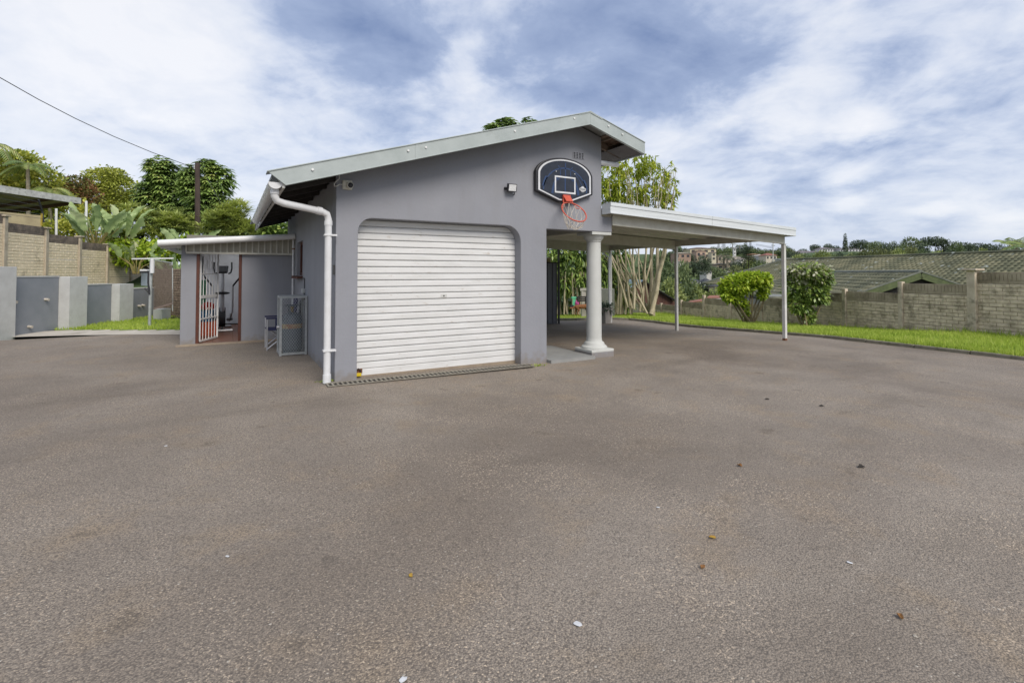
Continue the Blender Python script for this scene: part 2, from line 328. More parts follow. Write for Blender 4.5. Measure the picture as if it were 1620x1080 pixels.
# ------------------------------------------------------------------ terrain
def sstep(a, b, x):
    t = np.clip((x-a)/(b-a), 0, 1); return t*t*(3-2*t)
def g0(u, v):
    u = np.asarray(u, float); v = np.asarray(v, float)
    return -0.012*np.clip(u, 0, 12)*(1+.25*np.clip(v, 0, 4)) - .012*np.clip(v-6.5, 0, 6)*sstep(4, 8, u)
WB_V = [-14, -1.4, .45, 2.3, 6, 7.9, 9.7, 13, 20]; WB_Z = [-.05, -.18, -.367, -.457, -.685, -.76, -.816, -.86, -1.2]
def kerb_u(v): return 11.35 + .02*np.clip(v+2, -6, 10)
def wall_u(v): return 16.15 + .2616*(v+1.4)
def lawn_z(u, v):
    ku = kerb_u(v); wu = wall_u(v); t = np.clip((u-ku)/(wu-ku), 0, 1.4)
    zk = g0(ku, v)+.05; zw = np.interp(v, WB_V, WB_Z)
    t2 = np.where(np.asarray(v) > 7.2, np.clip((v-7.2)/5.0, 0, 1), 0)*(1-np.clip(t, 0, 1))*.75
    tt = np.clip(np.clip(t, 0, 1)+t2, 0, 1)
    return zk*(1-tt)+zw*tt
def far_z(Y, px):
    sh = 55*sstep(1230, 1330, px)
    Yq = Y+sh*sstep(120, 260, Y)
    return np.interp(Yq, [0, 24, 30, 60, 120, 180, 215, 250, 275, 300, 320, 340, 380, 420, 600, 1500], [-.8, -.9, -1.6, -7, -9, -7.5, -4.8, -3.5, -1, 4, 8, 10.5, 15, 17, 17, 17])
def terrain(u, v):
    u = np.asarray(u, float); v = np.asarray(v, float)
    dx = u-CAM.x; dy = v-CAM.y
    X = dx*RT.x+dy*RT.y; Y = dx*FH.x+dy*FH.y
    R = np.hypot(dx, dy); px = CX + FPX*X/np.maximum(Y, 1)
    right = sstep(7, 9, u)
    near = lawn_z(u, v)
    out = sstep(0, 3, np.maximum(u-wall_u(v), (v-15)))*sstep(0, 1, Y)
    fz = far_z(np.maximum(Y, 0), px)
    zr = near*(1-out)+np.minimum(fz, 30)*out
    # left: two terraces behind the retaining wall
    gl = X+11.5+.082*(Y-11.3)     # <0 beyond the grey wall
    ul = X+16.1+.217*(Y-15.8)
    zl = 0 + .95*sstep(-1.0, -2.4, gl) + 1.0*sstep(-.6, -2.2, ul) + .03*np.clip(-ul, 0, 60)
    zl = zl + .8*sstep(22, 26, Y)*sstep(-4, -9, X)*(1-sstep(0, -1.5, ul))
    zl = zl*sstep(-2, -6, X+0*Y)
    z = zl*(1-sstep(2, 5, u)) + zr*sstep(2, 5, u)
    return z
def sheet(name, us, vs, fz, m, dz, mask=None, kind='structure'):
    U, Vv = np.meshgrid(us, vs); Z = fz(U, Vv)+dz; V = np.stack([U, Vv, Z], -1).reshape(-1, 3)
    nu = len(us); nv = len(vs); i, j = np.meshgrid(np.arange(nu-1), np.arange(nv-1)); a = (j*nu+i).ravel()
    F = np.stack([a, a+1, a+nu+1, a+nu], -1)
    if mask is not None:
        cx = V[F].mean(1); F = F[mask(cx[:, 0], cx[:, 1])]
    me = npmesh(name, V, F, m, smooth=True); o = link(name, me, kind=kind); return o
def tgrid(a, b, near, step, grow):
    r = [0.]; s = step
    while r[-1] < max(abs(a), abs(b)):
        r.append(r[-1]+s)
        if r[-1] > near: s *= grow
    r = np.array(r); return np.concatenate([-r[::-1][:-1], r])
gg = tgrid(-700, 700, 34, .8, 1.09); gu = gg[(gg > -420)]; gv = gg[(gg > -60)]
sheet('ground', gu, gv, terrain, HILLM, -.10)
# driveway
def drive_mask(u, v):
    X = (u-CAM.x)*RT.x+(v-CAM.y)*RT.y; Y = (u-CAM.x)*FH.x+(v-CAM.y)*FH.y
    return (u < kerb_u(v)+.05) & (v < 7.35-.0*u+np.where(u > 8.5, 0, .3)) & ~((u < -.0) & (v > 5.6+.0*u) & (Y > 12.3)) & (X > -11.6-.08*(Y-11.3))
sheet('asphalt_driveway', np.arange(-26, 13, .25), np.arange(-16, 8.2, .25), g0, ASPHALT, 0, drive_mask)
# concrete apron at the left edge of the driveway
ap = M()
apx = [(-40, 531.5), (60, 527), (130, 524), (210, 522), (286, 521.5)]
apl = [(60, 523.5), (130, 519.3), (210, 519.5), (286, 520)]
def gpx(px, py, z=0.): 
    d = ray(px, py); t = (z-CAM.z)/d.z; return CAM+d*t
lo = [gpx(x, y, .006) for x, y in [(20, 533), (130, 530), (210, 529), (289, 529)]]; hi = [gpx(x, y, .006) for x, y in [(20, 526.5), (130, 520.5), (210, 519.5), (289, 520)]]
ap.add([(*p.xy, .006) for p in lo+hi], [(i, i+1, i+5, i+4) for i in range(3)]); ap.build('concrete_apron', mat('apron_concrete', (.55, .51, .44), (.42, .38, .32), 1.5, .9, .3, 40, c3=(.25, .22, .18), s3=1.2, t3=(.55, .75)), kind='structure')
# lawns
sheet('lawn_right', np.arange(6, 21, .3), np.arange(-14, 18, .3), lawn_z, GRASSB, -.01, lambda u, v: ((u > kerb_u(v)+.1) | (v > 7.3)) & (u < wall_u(v)+.05))
def lz_left(u, v): return 0*u+.01
sheet('lawn_left', np.arange(-9, 1, .2), np.arange(5.5, 18, .2), lz_left, GRASSB, 0, lambda u, v: (((u-CAM.x)*FH.x+(v-CAM.y)*FH.y) > 12.55) & (((u-CAM.x)*RT.x+(v-CAM.y)*RT.y) > -11.9))
# kerb
kp = [(-13, 0)]+[(x, 0) for x in np.arange(-12, 7.0, .9)]
def kerb_piece(p, q):
    a = Vector(p); b = Vector(q); d = (b-a).normalized(); n = Vector((d.y, -d.x, 0))*.05
    m = M(); z0 = -.12; z1 = .07
    m.hexa([a-n+ZZ*z0, b-n+ZZ*z0, b+n+ZZ*z0, a+n+ZZ*z0, a-n+ZZ*z1, b-n+ZZ*z1, b+n+ZZ*z1, a+n+ZZ*z1]); return m
kroot = thing('kerb', (11.4, 0, 0), 'low weathered concrete kerb between the asphalt and the long right-hand lawn', 'kerb')
line = []
for v in np.arange(-13, 6.2, .92): line.append((float(kerb_u(v)), v))
line += [(11.45, 6.75), (11.1, 7.25), (10.4, 7.33), (9.5, 7.4), (8.5, 7.6), (7.6, 7.7), (6.7, 7.75), (5.6, 7.8)]
for (a, b) in zip(line, line[1:]):
    pa = Vector((*a, float(g0(*a)))); pb = Vector((*b, float(g0(*b)))); d = (pb-pa).normalized()*.008
    kerb_piece(pa+d+Vector((0, 0, rnd.uniform(-.008, .01))), pb-d).build('kerb_block', KERB, kroot, bevel=.012)

# grass blades
def blades(name, pts, h, wd, m, kind='stuff'):
    n = len(pts); a = NR.rand(n)*2*PI; hh = h*(.5+NR.rand(n)); lean = NR.randn(n, 2)*.35*hh[:, None]
    dx = np.stack([np.cos(a), np.sin(a), np.zeros(n)], 1)*wd*(.6+.8*NR.rand(n))[:, None]
    top = pts+np.concatenate([lean, hh[:, None]], 1)
    V = np.concatenate([pts-dx/2, pts+dx/2, top], 0); F = np.stack([np.arange(n), np.arange(n)+n, np.arange(n)+2*n], 1)
    return link(name, npmesh(name, V, F, m, uvr=NR.rand(n)), kind=kind)
GRM = leafmat('grass_blade', [(0.212, 0.303, 0.040), (0.339, 0.455, 0.057), (0.465, 0.567, 0.092), (0.551, 0.587, 0.161)], .4, .6, .7)
def pts_in(n, u0, u1, v0, v1, cond, fz):
    u = u0+(u1-u0)*NR.rand(n); v = v0+(v1-v0)*NR.rand(n); k = cond(u, v); u = u[k]; v = v[k]; return np.stack([u, v, fz(u, v)], 1)
Pn = pts_in(150000, 7, 20, -5, 14, lambda u, v: ((u > kerb_u(v)+.12) | (v > 7.6)) & (u < wall_u(v)-.05), lawn_z)
tag(blades('lawn_grass', Pn, .085, .022, GRM), 'bright green grass growing on the right lawn between kerb and wall', 'grass')
Pw = pts_in(30000, 14, 20, -5, 14, lambda u, v: (u > wall_u(v)-.35) & (u < wall_u(v)-.03), lawn_z)
tag(blades('tall_grass', Pw, .17, .02, GRM), 'longer unmown grass tufts along the foot of the right precast wall', 'grass')
Pe = pts_in(15000, 11, 12.2, -5, 7, lambda u, v: (u > kerb_u(v)+.01+.06*np.sin(v*3.1)*np.sin(v*7.7)) & (u < kerb_u(v)+.3), lambda u, v: np.maximum(lawn_z(u, v), g0(u, v)+.06*(u > kerb_u(v)-.05)))
tag(blades('kerb_grass', Pe, .10, .015, GRM), 'ragged grass fringe hanging over the right-hand kerb', 'grass')
def in_left(u, v):
    Y = (u-CAM.x)*FH.x+(v-CAM.y)*FH.y; X = (u-CAM.x)*RT.x+(v-CAM.y)*RT.y
    return (Y > 12.6) & (Y < 18) & (X > -11.6-.08*(Y-11.3)) & (u < -1.5)
tag(blades('lawn_grass', pts_in(40000, -7, 0, 6, 16, in_left, lz_left), .06, .02, GRM), 'short green grass on the small left lawn below the slate grey wall', 'grass')

# ------------------------------------------------------------------ garage
gar = thing('garage', (0, 0, 0), 'grey rendered single garage with a low gable roof and white roller door', 'garage')
SL, SR = .3066, .29
def under(u): return 3.918-SL*(3.97-u) if u < 3.97 else 3.918-SR*(u-3.97)
RC = .2
oL, oR, oT = .289, 2.87, 2.2
arcL = [(oL+RC-RC*math.cos(a), oT-RC+RC*math.sin(a)) for a in np.linspace(0, PI/2, 8)]
RC2 = .26
arcR = [(oR-RC2+RC2*math.sin(a), oT-RC2+RC2*math.cos(a)) for a in np.linspace(0, PI/2, 8)]
topo = .13
poly = [(0, -.3), (oL, -.3)]+arcL+arcR+[(oR, -.3), (3.37, -.3), (3.37, 2.178), (4.785, 2.178), (4.785, 2.455), (4.55, 2.455), (4.55, under(4.55)+topo-.01), (3.97, under(3.97)+topo-.01), (0, under(0)+topo-.01)]
M().prism(poly, lambda a, b: (a, 0, b), lambda a, b: (a, .25, b)).build('front_wall', GREY, gar, bevel=.008)
BK = 6.3
# left side wall with window hole (pieces share edges inside one mesh)
def yz_wall(m, rects, x0, x1):
    for (y0, y1, z0, z1) in rects: m.box(x0, x1, y0, y1, z0, z1)
sw = M(); Zt = under(0)+.02
yz_wall(sw, [(.252, 3.42, -.3, Zt), (3.42, 4.3, -.3, 1.39), (3.42, 4.3, 2.07, Zt), (4.3, BK, -.3, Zt)], 0.0, .22)
sw.build('side_wall', GREY, gar)
M().box(3.15, 3.37, .252, BK, -.3, 3.6).build('side_wall', GREY, gar)
M().prism([(.22, -.3), (3.15, -.3), (3.15, 3.6), (.22, 2.7)], lambda a, b: (a, BK-.22, b), lambda a, b: (a, BK-.002, b)).build('rear_wall', GREY, gar)
# upper wall over the porch edge
M().box(4.40, 4.55, .252, 6.2, 2.66, under(4.55)+.02).build('upper_wall', GREY, gar)
M().box(4.33, 4.62, .252, 6.2, 2.18, 2.42).build('porch_beam', CREAM, gar)
wf = M(); wf.box(.06, .12, 3.42, 3.47, 1.39, 2.07).box(.06, .12, 4.25, 4.3, 1.39, 2.07).box(.06, .12, 3.47, 4.25, 2.02, 2.07).box(.06, .12, 3.47, 4.25, 1.39, 1.45).box(.06, .12, 3.83, 3.88, 1.45, 2.02)
win = wf.build('window_frame', BROWNFR, gar)
o = M().box(.085, .092, 3.47, 4.25, 1.45, 2.02).build('pane', mat('dark_glass', (.03, .035, .04), None, 3, .08), gar)
M().hexa([(-.10, 3.36, 1.33), (.06, 3.36, 1.35), (.06, 4.36, 1.35), (-.10, 4.36, 1.33), (-.10, 3.36, 1.365), (.06, 3.36, 1.395), (.06, 4.36, 1.395), (-.10, 4.36, 1.365)]).build('window_sill', BROWNFR, gar)
# roof: sheets, purlins, rafters, flashing
def slab(m, ua, ub, v0, v1, off0, off1):
    m.hexa([(ua, v0, under(ua)+off0), (ub, v0, under(ub)+off0), (ub, v1, under(ub)+off0), (ua, v1, under(ua)+off0), (ua, v0, under(ua)+off1), (ub, v0, under(ub)+off1), (ub, v1, under(ub)+off1), (ua, v1, under(ua)+off1)])
rf = M(); slab(rf, -.8, 3.97, -.36, BK+.4, .155, .185); rf.build('roof_sheet', ROOFM, gar)
rf = M(); slab(rf, 3.97, 5.17, -.36, BK+.4, .155, .185); rf.build('roof_sheet', ROOFM, gar)
for k in range(9):     # dark battens that step down the left eave
    uu = -.62+.17*k; mm = M(); mm.box(uu, uu+.07, -.36, BK, under(uu)+.075, under(uu)+.15)
    if uu < 0: mm.build('batten', DARKTIM, gar)
for k in range(10):
    v = .05+.68*k
    if v > BK: break
    r = M(); r.hexa([(-.7, v, under(-.7)-.02), (-.002, v, under(0)-.02), (-.002, v+.05, under(0)-.02), (-.7, v+.05, under(-.7)-.02), (-.7, v, under(-.7)+.09), (-.002, v, under(0)+.09), (-.002, v+.05, under(0)+.09), (-.7, v+.05, under(-.7)+.09)]); r.build('rafter', DARKTIM, gar)
for k in range(8):
    v = .12+.8*k; r = M(); a, b2 = 4.552, 5.12
    r.hexa([(a, v, under(a)-.0), (b2, v, under(b2)-.0), (b2, v+.05, under(b2)), (a, v+.05, under(a)), (a, v, under(a)+.12), (b2, v, under(b2)+.12), (b2, v+.05, under(b2)+.12), (a, v+.05, under(a)+.12)]); r.build('rafter', RAFT, gar)
for k in range(3):
    uu = 4.62+.2*k; M().box(uu, uu+.05, -.35, BK, under(uu)+.095, under(uu)+.15).build('batten', RAFT, gar)
sf = M(); sf.hexa([(4.56, -.35, under(4.56)+.135), (5.16, -.35, under(5.16)+.135), (5.16, BK, under(5.16)+.135), (4.56, BK, under(4.56)+.135), (4.56, -.35, under(4.56)+.15), (5.16, -.35, under(5.16)+.15), (5.16, BK, under(5.16)+.15), (4.56, BK, under(4.56)+.15)]); sf.build('underlay_board', RAFT, gar)
sb = M(); sb.hexa([(4.78, -.36, under(4.78)-.0), (5.16, -.36, under(5.16)+.0), (5.16, .55, under(5.16)), (4.78, .55, under(4.78)), (4.78, -.36, under(4.78)+.012), (5.16, -.36, under(5.16)+.012), (5.16, .55, under(5.16)+.012), (4.78, .55, under(4.78)+.012)]); sb.build('soffit_board', SOFFIT, gar)
# verge flashing, three lengths on the left slope, one on the right
def verge(ua, ub, name='verge_flashing', skew=0, off=0):
    m = M(); y0 = -.42-off; y1 = -.395-off
    pts = [(ua+skew, 0), (ub, 0), (ub, .213), (ua, .213)]
    f = lambda y: (lambda a, d: (a, y, under(a)+d))
    P = [(ua+skew, under(ua+skew)), (ub, under(ub)), (ub, under(ub)+.213), (ua, under(ua)+.213)]
    m.prism(P, lambda a, b: (a, y0, b), lambda a, b: (a, y1, b))
    P2 = [(ua, under(ua)+.2), (ub, under(ub)+.2), (ub, under(ub)+.216), (ua, under(ua)+.216)]
    m.prism(P2, lambda a, b: (a, y0-.012, b), lambda a, b: (a, -.2, b))
    P3 = [(ua+skew, under(ua+skew)-.006), (ub, under(ub)-.006), (ub, under(ub)+.006), (ua+skew, under(ua+skew)+.006)]
    m.prism(P3, lambda a, b: (a, y0-.006, b), lambda a, b: (a, y1+.02, b))
    return m.build(name, FASCIA, gar, bevel=.004)
verge(-.86, .985, skew=.2); verge(.95, 3.968, off=.005); verge(3.972, 5.2)
M().box(5.172, 5.2, -.39, BK+.4, under(5.2)-.01, under(5.2)+.205).build('eave_flashing', FASCIA, gar)
ridge = M(); ridge.prism([(3.72, under(3.72)+.187), (3.97, under(3.97)+.187), (4.22, under(4.22)+.187), (4.22, under(4.22)+.20), (3.97, under(3.97)+.222), (3.72, under(3.72)+.20)], lambda a, b: (a, -.43, b), lambda a, b: (a, BK+.4, b)); ridge.build('ridge_cap', FASCIA, gar)
for (u_, z_) in ((-.357, 2.714), (.85, 3.095), (1.1, 3.17), (2.512, 3.596), (3.632, 3.962), (4.353, 3.942), (4.664, 3.843)):
    M().tube([(u_, -.424, z_), (u_, -.437, z_)], .016, 8).build('roof_bolt', WHITE, gar)
M().box(-.69, -.66, -.385, BK+.4, under(-.66)-.03, under(-.66)+.15).build('fascia_board', WHITEDIRTY, gar)
# half round gutter with brackets
gut = M(); n = 9; prof = [(-.765+.075*math.cos(a), .075*math.sin(a)) for a in np.linspace(PI, 2*PI, n)]; prof2 = [(-.765+.068*math.cos(a), .068*math.sin(a)) for a in np.linspace(2*PI, PI, n)]
zz_ = 2.53
gut.prism([(a, b+zz_) for a, b in prof+prof2], lambda a, b: (a, -.36, b), lambda a, b: (a, 4.42, b-.02)); gut.build('gutter', PVC, gar, smooth=40)
for k in range(9):
    v = -.1+.52*k
    M().prism([(-.765+.082*math.cos(a), zz_+.082*math.sin(a)) for a in np.linspace(PI, 2*PI, n)]+[(-.765+.076*math.cos(a), zz_+.076*math.sin(a)) for a in np.linspace(2*PI, PI, n)], lambda a, b: (a, v, b), lambda a, b: (a, v+.05, b)).build('gutter_bracket', PVC, gar)
M().prism([(-.765+.079*math.cos(a), zz_+.079*math.sin(a)) for a in np.linspace(PI, 2*PI, 12)], lambda a, b: (a, -.375, b), lambda a, b: (a, -.362, b)).build('gutter_end', PVC, gar)
dp = M(); dp.tube([(-.765, -.28, 2.47), (-.765, -.28, 2.38), (-.74, -.265, 2.325), (-.66, -.24, 2.30), (-.20, -.09, 2.245), (-.125, -.06, 2.215), (-.105, -.052, 2.15), (-.105, -.05, .03)], .045, 14)
dp.build('downpipe', PVC, gar, smooth=50)
for z in (1.93, .42): M().box(-.16, -.0, -.1, .0, z, z+.022).build('pipe_bracket', PVC, gar)
for (p, q) in (((-.105, -.05, 2.13), (-.105, -.05, 2.07)), ((-.105, -.05, .12), (-.105, -.05, .01)), ((-.26, -.11, 2.252), (-.2, -.091, 2.245)), ((-.765, -.28, 2.44), (-.765, -.28, 2.40))):
    M().tube([p, q], .052, 14).build('pipe_socket', PVC, gar, smooth=50)
M().tube([(4.552, .05, 3.43), (4.98, .05, 3.43)], .045, 12).build('overflow_pipe', PVC, gar, smooth=50)
# roller door
door = M()
slats = []
z = 0.035; k = 0
rd = thing('roller_door', (1.58, .22, 0), 'white slatted roller door closed in the garage opening', 'roller door')
zb = .0; nsl = 22; hs = (2.19-.09)/nsl
M().box(.27, 2.89, .2, .235, -.01, .10).build('bottom_bar', DOORW, rd, bevel=.008)
smesh = None
for k in range(nsl):
    z0 = .102+k*hs
    if smesh is None:
        pr = [(0, .222), (.003, .200), (.012, .196), (hs-.020, .196), (hs-.014, .202), (hs-.010, .216), (hs-.003, .218), (hs-.003, .232), (0, .232)]
        m = M(); m.prism([(b, a) for a, b in pr], lambda y, zz: (.265, y, zz), lambda y, zz: (2.895, y, zz))
        o = m.build('slat', DOORW, rd, bevel=0); smesh = o.data
        o.location = (0, 0, z0)
    else:
        o = link('slat', smesh, rd); o.location = (0, 0, z0)
    if k > 17: o.scale = (1, 1, 1)
M().tube([(1.62, .19, 1.095), (1.62, .198, 1.095)], .012, 10).build('lock', BLACK, rd)
M().box(1.57, 1.67, .192, .196, 1.07, 1.12).build('lock_plate', mat('lock_plate', (.60, .60, .57), None, 5, .4), rd)
M().box(.289, 2.87, .19, .30, -.04, .012).build('threshold', TAN, gar)
# drain channel
dr = thing('drain_channel', (1.4, -.1, 0), 'narrow rusty drain grating set in the asphalt before the roller door', 'drain grate')
a = gpx(519, 613); b = gpx(846, 580, -.02); d = (b-a); ln = d.length; d.normalize(); nrm = Vector((-d.y, d.x, 0)); DW = .20
gr = mat('old_grating', (.30, .28, .23), (.2, .18, .145), 12, .8)
M().hexa([a+ZZ*.003, a+d*ln+ZZ*.003, a+d*ln+nrm*DW+ZZ*.003, a+nrm*DW+ZZ*.003, a+ZZ*.008, a+d*ln+ZZ*.008, a+d*ln+nrm*DW+ZZ*.008, a+nrm*DW+ZZ*.008]).build('channel_floor', mat('channel_dark', (.035, .03, .025), None, 10, .9), dr)
for sgn in (0, DW-.01): M().obox(a+nrm*sgn+ZZ*.0085, d*ln, nrm*.01, ZZ*.012).build('side_rail', gr, dr)
mm = M(); i = 0
while i*.062 < ln-.03:
    mm.obox(a+d*(i*.062)+nrm*.0105+ZZ*.009, d*.022, nrm*(DW-.021), ZZ*.009); i += 1
mm.build('grating_bars', gr, dr, kind='stuff')
# porch column
cc = Vector((4.56, .24, -.03))
colr = thing('porch_column', cc, 'pale grey round classical column under the corner of the garage', 'column')
STN = mat('column_paint', (.55, .56, .53), (.50, .505, .475), 3, .6, .05, 30, c3=(.36, .35, .32), s3=6, t3=(.66, .8))
M().box(cc.x-.25, cc.x+.25, cc.y-.25, cc.y+.25, -.25, .035).build('plinth', GREY, colr, bevel=.006)
M().box(cc.x-.252, cc.x+.252, cc.y-.252, cc.y+.252, .036, .085).build('plinth_top', STN, colr, bevel=.01)
M().lathe([(.235, .116), (.235, .14), (.215, .165), (.19, .175), (.185, .2), (.172, .225), (.15, .235), (.142, .26), (.138, .30)], cc, 40).build('column_base', STN, colr, smooth=35)
M().lathe([(.137, .301), (.137, .9), (.132, 1.5), (.128, 2.03)], cc, 40).build('shaft', STN, colr, smooth=50)
M().lathe([(.128, 2.031), (.14, 2.045), (.14, 2.06), (.17, 2.09), (.19, 2.135), (.19, 2.15)], cc, 40).build('capital', STN, colr, smooth=35)
M().box(cc.x-.22, cc.x+.22, cc.y-.235, cc.y+.22, 2.122, 2.174).build('abacus', STN, colr, bevel=.006)
ps = M(); ps.hexa([(3.371, -.13, -.06), (4.32, -.09, -.06), (4.36, 1.35, -.06), (3.371, 1.35, -.06), (3.371, -.13, .010), (4.32, -.09, .002), (4.36, 1.35, -.002), (3.371, 1.35, .004)])
tag(ps.build('porch_slab', PORCHC), 'smooth grey concrete slab under the porch beside the column', 'floor slab')
# wall fittings
fl = thing('floodlight', (2.655, 0, 2.79), 'small black square floodlight high on the front wall', 'floodlight')
M().hexa([(2.575, -.095, 2.725), (2.735, -.095, 2.725), (2.735, -.05, 2.74), (2.575, -.05, 2.74), (2.575, -.12, 2.85), (2.735, -.12, 2.85), (2.735, -.07, 2.86), (2.575, -.07, 2.86)]).build('lamp_body', BLACK, fl, bevel=.006)
M().hexa([(2.59, -.1005, 2.74), (2.72, -.1005, 2.74), (2.72, -.096, 2.74), (2.59, -.096, 2.74), (2.59, -.121, 2.838), (2.72, -.121, 2.838), (2.72, -.115, 2.838), (2.59, -.115, 2.838)]).build('lens', GLASSLED, fl)
M().tube([(2.565, -.08, 2.79), (2.565, 0, 2.79)], .01, 6).tube([(2.745, -.08, 2.79), (2.745, 0, 2.79)], .01, 6).box(2.56, 2.75, -.012, -.001, 2.77, 2.81).build('mounting_arm', BLACK, fl)
M().tube([(2.73, -.04, 2.73), (2.735, -.03, 2.70), (2.72, -.002, 2.69)], .006, 6).build('cable', BLACK, fl)
cm = thing('security_camera', (.14, 0, 2.63), 'small white dome security camera with a looped cable under the eave', 'security camera')
M().box(.075, .205, -.03, -.001, 2.565, 2.695).build('base_plate', mat('camera_cream', (.6, .58, .5), None, 10, .4), cm, bevel=.015)
M().tube([(.165, -.03, 2.625), (.172, -.06, 2.623)], [.048, .045], 18).build('camera_head', mat('camera_cream', (.6, .58, .5)), cm, smooth=40)
M().tube([(.172, -.0602, 2.623), (.175, -.08, 2.622), (.176, -.092, 2.621)], [.036, .03, .015], 16).build('lens', BLACK, cm, smooth=60)
M().tube([(.075, -.012, 2.63), (.04, -.02, 2.63), (-.0, -.02, 2.6), (-.03, -.02, 2.60), (-.03, -.02, 2.63), (.0, -.02, 2.67), (.03, -.02, 2.70), (.035, -.02, 2.76)], .007, 6).build('cable', WHITEDIRTY, cm)
vt = thing('air_vent', (4.04, 0, 3.49), 'small pierced air vent high in the gable wall above the hoop', 'air vent')
M().box(3.915, 4.165, -.008, -.001, 3.425, 3.545).build('vent_plate', GREY, vt)
mv = M()
for i in range(4):
    for j in range(4): mv.box(3.93+i*.058, 3.965+i*.058, -.0105, -.0082, 3.435+j*.026, 3.452+j*.026)
mv.build('vent_hole', BLACK, vt, kind='stuff')
hasp = thing('wall_hasp', (-.01, .1, 1.5), 'small rusty metal hasp beside the white downpipe', 'hasp')
M().box(-.02, -.001, .05, .09, 1.42, 1.55).build('hasp_plate', DSTEEL, hasp)
lk = thing('padlock', (.30, .14, .05), 'yellow and black padlock hanging at the bottom left corner of the roller door', 'padlock')
M().box(.30, .38, .125, .165, .015, .06).build('lock_body', mat('yellow_plastic', (.65, .48, .02), None, 5, .4), lk, bevel=.006)
M().tube([(.31, .145, .06), (.312, .145, .1), (.34, .145, .12), (.368, .145, .1), (.37, .145, .06)], .008, 6).build('shackle', BLACK, lk)
M().box(.295, .40, .166, .19, .05, .11).build('bracket', RUST, lk)

# ------------------------------------------------------------------ basketball hoop
bk = thing('basketball_hoop', (3.7, 0, 3.0), 'dark blue basketball backboard with bent orange rim on the garage wall', 'basketball hoop')
def bshape(k=1.0, n=24):
    c = Vector((3.695, 3.0)); half = .588
    pts = [(3.108, 2.79), (3.108, 3.04)]
    for a in np.linspace(PI*.93, PI*.07, n): pts.append((3.695+.588*math.cos(a)*1.02, 3.03+.355*math.sin(a)**.85))
    pts += [(4.283, 3.04), (4.283, 2.80), (3.83, 2.635), (3.56, 2.635)]
    out = []
    for (x, y) in pts: out.append((3.695+(x-3.695)*k, 3.0+(y-3.0)*k))
    return out
def plate(name, poly, y0, y1, m, par, bevel=0): return M().prism(poly, lambda a, b: (a, y0, b), lambda a, b: (a, y1, b)).build(name, m, par, bevel=bevel)
plate('backboard', bshape(), -.012, -.085, BLACK, bk, .012)
plate('border_stripe', bshape(.925), -.084, -.088, mat('backboard_white', (.72, .73, .75), None, 5, .4), bk)
plate('playing_face', bshape(.865), -.087, -.0915, mat('backboard_face', (.02, .024, .035), (.03, .036, .05), 9, .28), bk)
BLUE = mat('backboard_blue', (.028, .055, .13), (.035, .065, .15), 9, .3)
def ribbon(pts, wd):   # closed strips as small quads in the face plane
    m = M(); y = -.0925; y2 = -.0915
    for p, q in zip(pts, pts[1:]):
        a = Vector((p[0], 0, p[1])); b2 = Vector((q[0], 0, q[1])); d = (b2-a); 
        if d.length < 1e-6: continue
        d.normalize(); nn = Vector((-d.z, 0, d.x))*wd/2
        e = d*.0
        m.hexa([(a-nn-e)+Vector((0, y, 0)), (b2-nn+e)+Vector((0, y, 0)), (b2+nn+e)+Vector((0, y, 0)), (a+nn-e)+Vector((0, y, 0)), (a-nn-e)+Vector((0, y2, 0)), (b2-nn+e)+Vector((0, y2, 0)), (b2+nn+e)+Vector((0, y2, 0)), (a+nn-e)+Vector((0, y2, 0))])
    return m
def arc(cx, cz, rx, rz, a0, a1, n=18): return [(cx+rx*math.cos(a), cz+rz*math.sin(a)) for a in np.linspace(math.radians(a0), math.radians(a1), n)]
ribbon(arc(3.695, 2.78, .45, .43, 5, 175), .02).build('court_line', BLUE, bk)
ribbon(arc(3.695, 2.6, .42, .60, 62, 24), .012).build('court_line', BLUE, bk)
ribbon([(3.695, 3.072), (3.695, 3.30)], .018).build('court_line', BLUE, bk)
ribbon([(3.688, 2.79), (3.688, 3.055)], .022).build('court_line', BLUE, bk)
ribbon(arc(3.50, 3.12, .09, .14, -60, 60), .014).build('court_line', BLUE, bk)
ribbon(arc(3.89, 3.12, .09, .14, 240, 120), .014).build('court_line', BLUE, bk)
ribbon(arc(3.95, 2.86, .70, .42, 155, 178), .05).build('court_line', BLUE, bk)
ribbon(arc(3.44, 2.86, .70, .42, 25, 2), .05).build('court_line', BLUE, bk)
ribbon(arc(3.62, 2.66, .20, .42, 115, 165), .045).build('court_line', BLUE, bk)
ribbon(arc(3.77, 2.66, .20, .42, 65, 15), .045).build('court_line', BLUE, bk)
fr = M()
for (x0, x1, z0, z1) in ((3.474, 3.902, 3.045, 3.07), (3.474, 3.902, 2.782, 2.81), (3.474, 3.5, 2.81, 3.045), (3.876, 3.902, 2.81, 3.045)): fr.box(x0, x1, -.0945, -.0917, z0, z1)
fr.build('target_frame', mat('backboard_white', (.72, .73, .75)), bk)
BW = mat('badge_white', (.6, .61, .62), None, 5, .4)
bd = M(); bd.prism([(4.056+.045*math.cos(a), 2.882+.052*math.sin(a)) for a in np.linspace(0, 2*PI, 21)[:-1]], lambda a, b: (a, -.0915, b), lambda a, b: (a, -.0935, b)); bd.build('badge', BW, bk)
plate('badge_band', [(3.985, 2.872), (4.0, 2.858), (4.112, 2.858), (4.127, 2.872), (4.127, 2.893), (4.112, 2.906), (4.0, 2.906), (3.985, 2.893)], -.0936, -.0955, BW, bk)
bl = M()
for i in range(8): bl.box(3.998+i*.015, 4.007+i*.015, -.0965, -.0956, 2.872, 2.893)
for i in range(4): bl.box(4.036+i*.011, 4.043+i*.011, -.0948, -.0936, 2.84, 2.85)
bl.build('badge_lettering', BLACK, bk, kind='stuff')
